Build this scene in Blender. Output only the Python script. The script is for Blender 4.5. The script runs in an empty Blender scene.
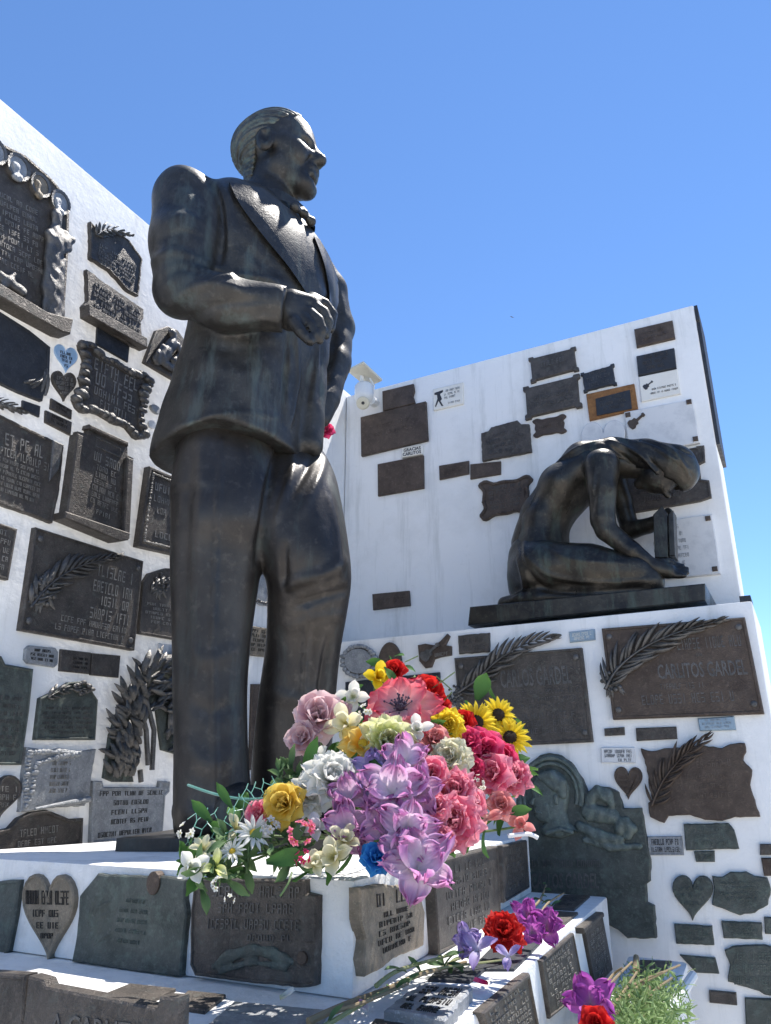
import bpy, bmesh, math, random
import numpy as np
from mathutils import Vector, Matrix
from mathutils.bvhtree import BVHTree
from math import sin, cos, tan, pi, radians, sqrt, atan2
random.seed(7)
rng = np.random.RandomState(5)
S = bpy.context.scene
# ------------------------------------------------------------ camera
FPX, PITCH, AZ = 760.0, 20.0, 28.0
cd = bpy.data.cameras.new('camera'); cam = bpy.data.objects.new('camera', cd)
S.collection.objects.link(cam); S.camera = cam
cd.sensor_fit = 'VERTICAL'; cd.sensor_height = 24.0; cd.lens = 24.0 * FPX / 1024.0
cd.clip_start = 0.02; cd.clip_end = 3000
cam.location = (0, 0, 0); cam.rotation_euler = (radians(90 + PITCH), 0, 0)
S.render.resolution_x = 771; S.render.resolution_y = 1024
# ------------------------------------------------------------ sky, sun, exposure
SUN_EL = 66.0
SUN_AZ_FROM_U = 9.0                 # degrees from the depth direction U towards V (clockwise from above)
sun_head = AZ + SUN_AZ_FROM_U        # heading clockwise from +Y
w = bpy.data.worlds.new('World'); S.world = w; w.use_nodes = True
nt = w.node_tree; bg = nt.nodes['Background']
sky = nt.nodes.new('ShaderNodeTexSky'); sky.sky_type = 'NISHITA'; sky.sun_disc = False
sky.sun_elevation = radians(SUN_EL); sky.sun_rotation = radians(sun_head)
sky.altitude = 1200; sky.air_density = 0.75; sky.dust_density = 0.0; sky.ozone_density = 4.0
hs_ = nt.nodes.new('ShaderNodeHueSaturation'); hs_.inputs['Saturation'].default_value = 1.08; nt.links.new(sky.outputs[0], hs_.inputs['Color']); nt.links.new(hs_.outputs[0], bg.inputs[0]); bg.inputs[1].default_value = 0.15
sd = bpy.data.lights.new('sun', 'SUN'); sun = bpy.data.objects.new('sun', sd); S.collection.objects.link(sun)
sd.energy = 4.2; sd.angle = radians(0.5); sd.color = (1.0, 0.95, 0.88)
sdir = Vector((cos(radians(SUN_EL)) * sin(radians(sun_head)), cos(radians(SUN_EL)) * cos(radians(sun_head)), sin(radians(SUN_EL))))
sun.rotation_euler = sdir.to_track_quat('Z', 'Y').to_euler()
S.view_settings.view_transform = 'Standard'; S.view_settings.look = 'None'
S.view_settings.exposure = 0.93; S.view_settings.gamma = 1
# ------------------------------------------------------------ frames
cp, sp = cos(radians(PITCH)), sin(radians(PITCH))
U = Vector((sin(radians(AZ)), cos(radians(AZ)), 0)); V = Vector((cos(radians(AZ)), -sin(radians(AZ)), 0)); Z = Vector((0, 0, 1))
def ray(x, y):
    r = (x - 385.5) / FPX; u = (512 - y) / FPX
    return Vector((r, cp - u * sp, sp + u * cp))
def uvz(u, v, z): return U * u + V * v + Z * z
class Plane:
    def __init__(s, o, n, e1):
        s.o = o.copy(); s.n = n.normalized(); s.e1 = e1.normalized(); s.e2 = s.n.cross(s.e1)
    def hit(s, x, y, h=0.0):
        r = ray(x, y); t = ((s.o + s.n * h - Vector((0, 0, 0))).dot(s.n)) / r.dot(s.n)
        return r * t, t
    def ab(s, x, y, h=0.0):
        p, t = s.hit(x, y, h); d = p - s.o
        return (d.dot(s.e1), d.dot(s.e2))
    def w(s, a, b, h=0.0): return s.o + s.e1 * a + s.e2 * b + s.n * h
    def mpp(s, x, y): return s.hit(x, y)[1] / FPX
A_ = 2.0; B_ = 3.283; BB = 2.80; T1Z = -0.144; T2Z = -0.318; T1U = 1.215; TOP = 2.11; GROUND = -1.62
P_left = Plane(uvz(0, -A_, 0), V, U)
P_up = Plane(uvz(B_, 0, 0), -U, V)
P_blk = Plane(uvz(BB, 0, 0), -U, V)
P_t1f = Plane(uvz(T1U, 0, 0), -U, V)
c0 = uvz(T1U, -0.705, 0); c1 = uvz(2.643, -0.867, 0); d_ = (c1 - c0).normalized()
P_t1s = Plane(c0, d_.cross(Z), d_)
g0 = uvz(1.1, -0.495, 0); g1 = uvz(2.66, -0.63, 0); d2_ = (g1 - g0).normalized()
P_t2s = Plane(g0, d2_.cross(Z), d2_)
P_t2t = Plane(Z * T2Z, Z, V)
P_t1t = Plane(Z * T1Z, Z, V)
# ------------------------------------------------------------ object helpers
def link(o, parent=None):
    S.collection.objects.link(o)
    if parent is not None: o.parent = parent
    return o
def tag(o, label=None, cat=None, group=None, kind=None):
    if label: o['label'] = label
    if cat: o['category'] = cat
    if group: o['group'] = group
    if kind: o['kind'] = kind
    return o
def thing(name, loc, label, cat, group=None):
    o = bpy.data.objects.new(name, None); o.empty_display_size = 0.05
    link(o); o.location = loc; return tag(o, label, cat, group)
def wloc(o):
    l = Vector((0, 0, 0))
    while o is not None: l += o.location; o = o.parent
    return l
class MB:
    def __init__(s): s.v = []; s.f = []; s.uv = []; s.mi = []
    def add(s, vs, fs, uvs=None, mi=0):
        n = len(s.v); s.v += [tuple(x) for x in vs]; s.f += [tuple(i + n for i in f) for f in fs]
        s.uv += (list(uvs) if uvs else [(0, 0)] * len(vs)); s.mi += [mi] * len(fs)
    def build(s, name, mat, parent=None, smooth=False, angle=35, origin=None):
        base = wloc(parent) if parent is not None else Vector((0, 0, 0))
        loc = Vector((0, 0, 0))
        if parent is None:
            a = np.array(s.v); loc = Vector((float(a[:, 0].mean()), float(a[:, 1].mean()), float(a[:, 2].min()))) if origin is None else Vector(origin)
        off = base + loc
        me = bpy.data.meshes.new(name)
        me.from_pydata([(x[0] - off[0], x[1] - off[1], x[2] - off[2]) for x in s.v], [], s.f)
        ul = me.uv_layers.new(name='UVMap')
        li = np.empty(len(me.loops), dtype=np.int32); me.loops.foreach_get('vertex_index', li)
        ul.data.foreach_set('uv', np.array(s.uv, dtype=np.float32)[li].ravel())
        mats = mat if isinstance(mat, (list, tuple)) else [mat]
        for m in mats: me.materials.append(m)
        if len(mats) > 1: me.polygons.foreach_set('material_index', s.mi)
        if smooth:
            me.polygons.foreach_set('use_smooth', [True] * len(me.polygons))
            if angle < 180: me.set_sharp_from_angle(angle=radians(angle))
        me.update()
        o = bpy.data.objects.new(name, me); o.location = loc
        return link(o, parent)
def box(mb, lo, hi, M=None):
    vs = [Vector((x, y, z)) for x in (lo[0], hi[0]) for y in (lo[1], hi[1]) for z in (lo[2], hi[2])]
    if M: vs = [M @ v for v in vs]
    mb.add(vs, [(0, 1, 3, 2), (4, 6, 7, 5), (0, 4, 5, 1), (2, 3, 7, 6), (0, 2, 6, 4), (1, 5, 7, 3)])
def catmull(pts, n):
    pts = [tuple(p) for p in pts]; out = []
    P = [pts[0]] + pts + [pts[-1]]
    for i in range(1, len(P) - 2):
        for k in range(n):
            t = k / n
            out.append(tuple(0.5 * ((2 * b) + (-a + c) * t + (2 * a - 5 * b + 4 * c - d) * t * t + (-a + 3 * b - 3 * c + d) * t ** 3) for a, b, c, d in zip(P[i - 1], P[i], P[i + 1], P[i + 2])))
    out.append(pts[-1]); return out
def tube(mb, pts, radii, n=8, cap=True):
    pts = [Vector(p) for p in pts]
    if not isinstance(radii, (list, tuple)): radii = [radii] * len(pts)
    up = Vector((0.12, 0.3, 1)).normalized(); vs = []; fs = []
    for i, p in enumerate(pts):
        d = (pts[min(i + 1, len(pts) - 1)] - pts[max(i - 1, 0)])
        if d.length < 1e-9: d = Vector((0, 0, 1))
        d.normalize(); a = d.cross(up)
        if a.length < 1e-3: a = d.cross(Vector((1, 0, 0)))
        a.normalize(); b = d.cross(a)
        for k in range(n):
            t = 2 * pi * k / n; vs.append(p + (a * cos(t) + b * sin(t)) * radii[i])
    for i in range(len(pts) - 1):
        for k in range(n):
            k2 = (k + 1) % n; fs.append((i * n + k, i * n + k2, (i + 1) * n + k2, (i + 1) * n + k))
    if cap:
        fs.append(tuple(range(n))[::-1]); fs.append(tuple((len(pts) - 1) * n + k for k in range(n)))
    mb.add(vs, fs)
def ball(mb, c, r, M=None, nu=10, nv=7, sc=(1, 1, 1)):
    c = Vector(c); vs = [c + (M @ Vector((0, 0, r * sc[2])) if M else Vector((0, 0, r * sc[2])))]; fs = []
    for i in range(1, nv):
        for k in range(nu):
            p = Vector((r * sc[0] * sin(pi * i / nv) * cos(2 * pi * k / nu), r * sc[1] * sin(pi * i / nv) * sin(2 * pi * k / nu), r * sc[2] * cos(pi * i / nv)))
            vs.append(c + (M @ p if M else p))
    p = Vector((0, 0, -r * sc[2])); vs.append(c + (M @ p if M else p))
    for k in range(nu): fs.append((0, 1 + k, 1 + (k + 1) % nu))
    for i in range(nv - 2):
        for k in range(nu):
            a = 1 + i * nu + k; b = 1 + i * nu + (k + 1) % nu; fs.append((a, a + nu, b + nu, b))
    e = len(vs) - 1; s0 = 1 + (nv - 2) * nu
    for k in range(nu): fs.append((e, s0 + (k + 1) % nu, s0 + k))
    mb.add(vs, fs)
# ------------------------------------------------------------ materials
MC = {}
def newmat(name):
    m = bpy.data.materials.new(name); m.use_nodes = True; n = m.node_tree
    return m, n, n.nodes['Principled BSDF'], n.nodes, n.links
def noise(N, L, co, scale, detail=5, rough=.6, vec_scale=None):
    t = N.new('ShaderNodeTexNoise'); t.inputs['Scale'].default_value = scale; t.inputs['Detail'].default_value = detail; t.inputs['Roughness'].default_value = rough
    if vec_scale:
        mp = N.new('ShaderNodeMapping'); mp.inputs['Scale'].default_value = vec_scale; L.new(co, mp.inputs[0]); co = mp.outputs[0]
    L.new(co, t.inputs['Vector']); return t.outputs['Fac']
def ramp(N, L, fac, stops):
    r = N.new('ShaderNodeValToRGB'); e = r.color_ramp.elements
    e[0].position, e[0].color = stops[0][0], (*stops[0][1], 1); e[1].position, e[1].color = stops[-1][0], (*stops[-1][1], 1)
    for p, c in stops[1:-1]: x = e.new(p); x.color = (*c, 1)
    L.new(fac, r.inputs[0]); return r.outputs[0]
def mix(N, L, f, a, b, mode='MIX'):
    m = N.new('ShaderNodeMix'); m.data_type = 'RGBA'; m.blend_type = mode
    if isinstance(f, float): m.inputs[0].default_value = f
    else: L.new(f, m.inputs[0])
    for i, x in ((6, a), (7, b)):
        if isinstance(x, tuple): m.inputs[i].default_value = (*x, 1)
        else: L.new(x, m.inputs[i])
    return m.outputs[2]
def maprange(N, L, v, a, b, c, d):
    m = N.new('ShaderNodeMapRange'); L.new(v, m.inputs[0])
    for i, x in enumerate((a, b, c, d)): m.inputs[i + 1].default_value = x
    return m.outputs[0]
def bump(N, L, B, h, strength, dist):
    b = N.new('ShaderNodeBump'); b.inputs['Strength'].default_value = strength; b.inputs['Distance'].default_value = dist
    L.new(h, b.inputs['Height']); L.new(b.outputs[0], B.inputs['Normal']); return b
def bronze(name, base, light, patina, metal=.55, rough=.42, scale=1.0, pat_lo=.52, bstr=.35, streak=False):
    if name in MC: return MC[name]
    m, T, B, N, L = newmat(name)
    g = N.new('ShaderNodeNewGeometry').outputs['Position']
    n1 = noise(N, L, g, 7 * scale, 6, .65); n2 = noise(N, L, g, 45 * scale, 4, .6)
    n3 = noise(N, L, g, 12 * scale, 6, .7, (1, 1, .16)) if streak else noise(N, L, g, 16 * scale, 5, .7)
    c = ramp(N, L, n1, [(.35, base), (.65, light)])
    f = maprange(N, L, n3, pat_lo, pat_lo + .2, 0, 1)
    c = mix(N, L, f, c, patina)
    sp_ = maprange(N, L, n2, .55, .75, 0, .5)
    c = mix(N, L, sp_, c, tuple(min(1, x * 1.9) for x in light))
    L.new(c, B.inputs['Base Color']); B.inputs['Metallic'].default_value = metal
    r = maprange(N, L, n3, .3, .75, rough - .1, rough + .25); L.new(r, B.inputs['Roughness'])
    n4 = noise(N, L, g, 130 * scale, 3, .6)
    a = N.new('ShaderNodeMath'); a.operation = 'ADD'; L.new(n2, a.inputs[0]); L.new(n4, a.inputs[1])
    bump(N, L, B, a.outputs[0], bstr, .005); MC[name] = m; return m
def paint(name, base, dirt, rough=.75, bs=.25, scale=1.0, amt=.5, streak=0.0, metal=0.0):
    if name in MC: return MC[name]
    m, T, B, N, L = newmat(name)
    g = N.new('ShaderNodeNewGeometry').outputs['Position']
    n1 = noise(N, L, g, 2.2 * scale, 7, .7); n2 = noise(N, L, g, 30 * scale, 6, .65)
    f = maprange(N, L, n1, .48, .8, 0, amt); c = mix(N, L, f, base, dirt)
    if streak:
        n3 = noise(N, L, g, 14, 6, .7, (1, 1, .08)); f3 = maprange(N, L, n3, .52, .75, 0, streak); c = mix(N, L, f3, c, dirt)
    f2 = maprange(N, L, n2, .62, .8, 0, amt * .6); c = mix(N, L, f2, c, dirt)
    L.new(c, B.inputs['Base Color']); B.inputs['Roughness'].default_value = rough; B.inputs['Metallic'].default_value = metal
    bump(N, L, B, n2, bs, .006); MC[name] = m; return m
M_wall = paint('painted_plaster', (.83, .82, .80), (.47, .47, .44), .85, .45, 1, .45, .62)
M_tomb = paint('painted_masonry', (.81, .80, .78), (.40, .39, .36), .8, .7, 3, .7, .35)
M_ground = paint('ground_paving', (.62, .58, .51), (.44, .41, .36), .9, .4, 2)
M_statue = bronze('statue_bronze', (.024, .023, .023), (.058, .054, .048), (.092, .115, .108), .5, .42, 1.1, .52, .2, True)
M_statue2 = bronze('statue_bronze_trousers', (.026, .023, .022), (.056, .048, .041), (.065, .078, .072), .5, .38, .8, .55, .16, True)
M_hair = bronze('statue_hair_bronze', (.04, .038, .033), (.10, .095, .08), (.12, .15, .13), .45, .45, 2.4, .46, .3)
M_shirt = bronze('statue_shirt_bronze', (.10, .11, .11), (.2, .22, .22), (.14, .18, .18), .5, .38, 2, .5, .2, True)
M_woman = bronze('kneeling_bronze', (.016, .015, .015), (.055, .048, .038), (.075, .095, .078), .55, .32, 1.4, .54, .22, True)
M_br = bronze('plaque_bronze', (.050, .043, .038), (.105, .090, .078), (.12, .125, .112), .42, .44, 2.4, .54, .6)
M_brown = bronze('plaque_brown_bronze', (.058, .040, .031), (.105, .078, .060), (.09, .085, .072), .4, .5, 2.0, .6, .45)
M_green = bronze('plaque_patina_flare_green', (.048, .056, .050), (.095, .105, .094), (.12, .15, .13), .35, .55, 2.2, .5, .5)  # grey bronze patina with a mild lens flare green put into the colour
M_relief = bronze('relief_raised_bronze', (.075, .072, .07), (.15, .142, .135), (.11, .13, .12), .55, .36, 3, .56, .4)
M_let = bronze('lettering_bronze', (.18, .17, .155), (.34, .32, .29), (.2, .21, .2), .5, .42, 5, .6, .3)
M_letd = bronze('lettering_dark', (.02, .018, .017), (.04, .036, .033), (.04, .045, .042), .4, .5, 5, .6, .3)
M_gold = bronze('plaque_tan_bronze', (.17, .14, .10), (.28, .23, .17), (.14, .14, .12), .4, .5, 4, .55, .5)
M_silver = bronze('plaque_grey_metal', (.22, .23, .24), (.36, .37, .38), (.2, .22, .22), .45, .45, 4, .58, .5)
M_marble = paint('white_marble', (.66, .66, .66), (.40, .41, .43), .45, .1, 6, .8)
M_ink = paint('black_ink', (.03, .03, .035), (.05, .05, .05), .6, .05)
M_cream = paint('cream_card', (.74, .72, .66), (.55, .52, .46), .5, .05, 3)
M_copper = bronze('copper_frame', (.22, .10, .035), (.36, .17, .06), (.10, .09, .05), .5, .45, 6, .6, .5)
M_blue = paint('blue_enamel', (.12, .35, .72), (.3, .5, .75), .4, .1, 6)
M_bluegrey = paint('blue_grey_metal', (.25, .33, .40), (.4, .48, .52), .4, .2, 8, .8, 0, .3)
M_lightblue = paint('light_blue_tile', (.30, .48, .72), (.55, .66, .78), .4, .1, 8, .9)
M_brown2 = bronze('brown_lettering', (.085, .062, .05), (.15, .12, .095), (.12, .11, .1), .4, .45, 4, .6, .3)
M_green2 = bronze('green_relief', (.07, .09, .083), (.14, .165, .15), (.16, .21, .18), .35, .45, 3, .5, .4)
M_dkblue = bronze('dark_slate_plaque', (.022, .025, .032), (.04, .044, .052), (.05, .06, .065), .3, .5, 3, .62, .3)
# ------------------------------------------------------------ polygon plates
def area2(p): return sum(p[i][0] * p[(i + 1) % len(p)][1] - p[(i + 1) % len(p)][0] * p[i][1] for i in range(len(p)))
def inset(p, d):
    n = len(p); out = []
    for i in range(n):
        a, b, c = p[i - 1], p[i], p[(i + 1) % n]
        e1 = (b[0] - a[0], b[1] - a[1]); e2 = (c[0] - b[0], c[1] - b[1])
        l1 = math.hypot(*e1) or 1e-9; l2 = math.hypot(*e2) or 1e-9
        n1 = (-e1[1] / l1, e1[0] / l1); n2 = (-e2[1] / l2, e2[0] / l2)
        m = (n1[0] + n2[0], n1[1] + n2[1]); ml = math.hypot(*m)
        if ml < .3: out.append((b[0] + n1[0] * d, b[1] + n1[1] * d)); continue
        m = (m[0] / ml, m[1] / ml); k = d / max(.45, m[0] * n1[0] + m[1] * n1[1])
        out.append((b[0] + m[0] * k, b[1] + m[1] * k))
    return out
def rough_poly(p, step, amp):
    out = []; n = len(p)
    for i in range(n):
        a, b = p[i], p[(i + 1) % n]; L_ = math.hypot(b[0] - a[0], b[1] - a[1]); k = max(1, int(L_ / step))
        nx, ny = -(b[1] - a[1]) / (L_ or 1), (b[0] - a[0]) / (L_ or 1)
        for j in range(k):
            t = j / k; o = random.uniform(-amp, amp) if j else 0
            out.append((a[0] + (b[0] - a[0]) * t + nx * o, a[1] + (b[1] - a[1]) * t + ny * o))
    return out
def plate(mb, pl, poly, t, bv=.002, rim=0, rec=.002, h0=-.003):
    p = [tuple(q) for q in poly]
    if area2(p) < 0: p = p[::-1]
    rings = [(p, h0), (p, t - bv), (inset(p, bv), t)]
    if rim: rings += [(inset(p, bv + rim), t), (inset(p, bv + rim + .0015), t - rec)]
    vs = []; n = len(p)
    for q, h in rings: vs += [pl.w(a, b, h) for a, b in q]
    fs = []
    for r in range(len(rings) - 1):
        for i in range(n):
            j = (i + 1) % n; fs.append((r * n + i, r * n + j, (r + 1) * n + j, (r + 1) * n + i))
    fs.append(tuple((len(rings) - 1) * n + i for i in range(n)))
    mb.add(vs, fs)
def heart_curve(n=34):
    p = []
    for k in range(721):
        t = 2 * pi * k / 720; p.append((16 * sin(t) ** 3, 13 * cos(t) - 5 * cos(2 * t) - 2 * cos(3 * t) - cos(4 * t)))
    L_ = [0]
    for a, b in zip(p[:-1], p[1:]): L_.append(L_[-1] + math.dist(a, b))
    o = []; j = 0
    for k in range(n):
        s_ = L_[-1] * k / n
        while L_[j + 1] < s_: j += 1
        o.append(p[j])
    return o
def unit_shape(st):
    if st == 'rect': return [(0, 0), (1, 0), (1, 1), (0, 1)]
    if st == 'oct': return [(.1, 0), (.9, 0), (1, .2), (1, .8), (.9, 1), (.1, 1), (0, .8), (0, .2)]
    if st == 'ears':   # projecting square ears at the corners
        return [(0, 0), (.1, 0), (.12, .06), (.88, .06), (.9, 0), (1, 0), (1, .12), (.96, .16), (.96, .84), (1, .88), (1, 1), (.9, 1), (.88, .94), (.12, .94), (.1, 1), (0, 1), (0, .88), (.04, .84), (.04, .16), (0, .12)]
    if st == 'scroll':
        out = []
        N_ = 60
        for i in range(N_):
            t = i / N_ * 4; s = int(t); f = t - s
            wv = .028 * sin(f * pi * 5) + .03 * (cos(f * 2 * pi)) + .01 * sin(f * 23)
            e = -wv
            out.append([(f, e * 1), (1 - e, f), (1 - f, 1 - e), (e, 1 - f)][s])
        return out
    if st == 'arch': return [(0, 0), (1, 0), (1, .72)] + [(.5 + .5 * cos(pi * k / 12) * .96, .72 + .28 * sin(pi * k / 12)) for k in range(1, 12)] + [(0, .72)]
    if st == 'dome': return [(0, 0), (1, 0), (1, .8), (.8, .82)] + [(.5 + .3 * cos(pi * k / 10), .82 + .18 * sin(pi * k / 10)) for k in range(1, 10)] + [(.2, .82), (0, .8)]
    if st == 'oval': return [(.5 + .5 * cos(2 * pi * k / 28), .5 + .5 * sin(2 * pi * k / 28)) for k in range(28)]
    if st == 'heart':
        return [(.5 + x / 33, (y + 17) / 29.2) for x, y in heart_curve()]
def bil(q, s, t):  # q = TL,TR,BR,BL in ab ; t up
    bl, br, tr, tl = q[3], q[2], q[1], q[0]
    return tuple(bl[i] * (1 - s) * (1 - t) + br[i] * s * (1 - t) + tr[i] * s * t + tl[i] * (1 - s) * t for i in (0, 1))
# lettering ------------------------------------------------------
_tc = {}
def text_geo(s):
    if s in _tc: return _tc[s]
    c = bpy.data.curves.new('t', 'FONT'); c.body = s; c.size = 1; c.extrude = 0; c.resolution_u = 2; c.offset = .012
    o = bpy.data.objects.new('t', c); S.collection.objects.link(o)
    dg = bpy.context.evaluated_depsgraph_get(); me = bpy.data.meshes.new_from_object(o.evaluated_get(dg))
    v = np.array([x.co[:2] for x in me.vertices]); fs = [tuple(p.vertices) for p in me.polygons]
    ec = {}
    for f in fs:
        for i in range(len(f)):
            e = (f[i], f[(i + 1) % len(f)]); ec[e] = 1
    bd = [e for e in ec if (e[1], e[0]) not in ec]
    bpy.data.objects.remove(o); bpy.data.curves.remove(c); bpy.data.meshes.remove(me)
    lo, hi = v.min(0), v.max(0); v = (v - lo) / (hi - lo)
    _tc[s] = (v, fs, bd); return _tc[s]
GL = {'v1': (.08, 0, .22, 1), 'v2': (.62, 0, .76, 1), 'ht': (.08, .88, .76, 1), 'hm': (.08, .45, .7, .56), 'hb': (.08, 0, .76, .12), 'vm': (.38, 0, .52, 1), 'vu': (.62, .5, .76, 1), 'vl': (.62, 0, .76, .5)}
GS = [('v1', 'v2', 'hm'), ('v1', 'ht', 'hm', 'hb'), ('v1', 'ht', 'hb', 'v2'), ('v1', 'hb'), ('vm', 'ht'), ('v1', 'vu', 'ht', 'hm'), ('v1', 'ht', 'hb'), ('vm',), ('v1', 'v2', 'ht', 'hm'), ('v1', 'v2', 'hb'), ('ht', 'v1', 'hm'), ('hb', 'vl', 'hm', 'ht')]
def lettering(mb, pl, q, lines, h, th=.0016):
    """q quad in ab; lines: (t_bottom, t_top, s0, s1, text or number of strokes)"""
    for tb, tt, s0, s1, txt in lines:
        if isinstance(txt, str):
            v, fs, bd = text_geo(txt); n = len(v); vs = []
            for hh in (h, h + th):
                for x, y in v:
                    a, b = bil(q, s0 + (s1 - s0) * x, tb + (tt - tb) * y); vs.append(pl.w(a, b, hh))
            F = [tuple(i + n for i in f) for f in fs] + [(a, b, b + n, a + n) for a, b in bd]
            mb.add(vs, F)
        else:
            n = txt; i = 0; gap = random.randint(3, 8)
            for k in range(n):
                gap -= 1
                if gap <= 0: gap = random.randint(3, 9); continue
                x0 = s0 + (s1 - s0) * k / n; wd = (s1 - s0) / n
                for g in random.choice(GS):
                    a0, b0, a1, b1 = GL[g]
                    cs = [bil(q, x0 + wd * aa, tb + (tt - tb) * bb) for aa, bb in ((a0, b0), (a1, b0), (a1, b1), (a0, b1))]
                    vs = [pl.w(a, b, hh) for hh in (h, h + th) for a, b in cs]
                    mb.add(vs, [(4, 5, 6, 7), (0, 1, 5, 4), (1, 2, 6, 5), (2, 3, 7, 6), (3, 0, 4, 7)])
def autolines(n, chars, m=.1, top=.9, bot=.1, fill=.6, big=0):
    out = []; H = (top - bot) / n
    for i in range(n):
        t1 = top - i * H; wdt = 1 - 2 * m; sh = random.uniform(0, .18) * wdt if i in (0, n - 1) or random.random() < .3 else 0
        out.append((t1 - H * (fill + (.15 if i < big else 0)), t1, m + sh, 1 - m - sh, max(3, int((chars if i >= big else chars * .6) * (1 - 2 * sh)))))
    return out
def leaf(mb, pl, a, b, ang, L_, W_, h, rise, bend=0., n=5):
    """a sculpted leaf lying on the plane: ridge along the middle"""
    vs = []; x, y = a, b; an = ang
    for i in range(n + 1):
        t = i / n; wd = W_ * sin(pi * min(1, .12 + .88 * t)) ** .8 * .5 if t < 1 else 0.0002
        hh = h + rise * sin(pi * (.1 + .8 * t)); nx, ny = -sin(an), cos(an)
        vs += [pl.w(x + nx * wd, y + ny * wd, h - .002 + rise * .2 * t), pl.w(x, y, hh), pl.w(x - nx * wd, y - ny * wd, h - .002 + rise * .2 * t)]
        x += cos(an) * L_ / n; y += sin(an) * L_ / n; an += bend / n
    fs = []
    for i in range(n):
        k = i * 3; fs += [(k, k + 1, k + 4, k + 3), (k + 1, k + 2, k + 5, k + 4)]
    mb.add(vs, fs)
def palm(mb, pl, path, lpx, n, h, rise=.012, spread=.85, wr=.15, both=True):
    """palm frond along pixel path"""
    P = [pl.ab(x, y, h) for x, y in path]; P = catmull(P, 8); m = len(P) - 1
    mpp = pl.mpp(*path[len(path) // 2]); L0 = lpx * mpp
    tube(mb, [pl.w(a, b, h + rise * .8) for a, b in P], [max(.0015, .05 * L0 * (1.2 - i / m)) for i in range(m + 1)], 6)
    for i in range(n):
        t = .08 + .92 * i / (n - 1); k = min(m - 1, int(t * m)); a, b = P[k]; a2, b2 = P[k + 1]; an = atan2(b2 - b, a2 - a)
        Ls = L0 * (sin(pi * (.22 + .7 * t)) * .9 + .15) * random.uniform(.85, 1.1)
        for sd_ in ((1, -1) if both else (1,)):
            sprd = spread * (1.1 - .7 * t) * random.uniform(.85, 1.15)
            leaf(mb, pl, a, b, an + sd_ * sprd, Ls, Ls * wr, h + rise * .3, rise * random.uniform(.9, 1.5), -sd_ * .7 * random.uniform(.5, 1.2))
def laurel(mb, pl, poly_px, n, lpx, h, rise, angf):
    xs = [p[0] for p in poly_px]; ys = [p[1] for p in poly_px]; k = 0
    def inside(x, y):
        c = False; j = len(poly_px) - 1
        for i in range(len(poly_px)):
            (xi, yi), (xj, yj) = poly_px[i], poly_px[j]
            if (yi > y) != (yj > y) and x < (xj - xi) * (y - yi) / (yj - yi) + xi: c = not c
            j = i
        return c
    while k < n:
        x, y = random.uniform(min(xs), max(xs)), random.uniform(min(ys), max(ys))
        if not inside(x, y): continue
        a, b = pl.ab(x, y, h); L0 = lpx * pl.mpp(x, y) * random.uniform(.7, 1.25)
        leaf(mb, pl, a, b, angf(x, y) + random.uniform(-.75, .75), L0, L0 * .24, h + random.uniform(0, rise), rise * random.uniform(.4, .9), random.uniform(-.5, .5)); k += 1
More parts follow.
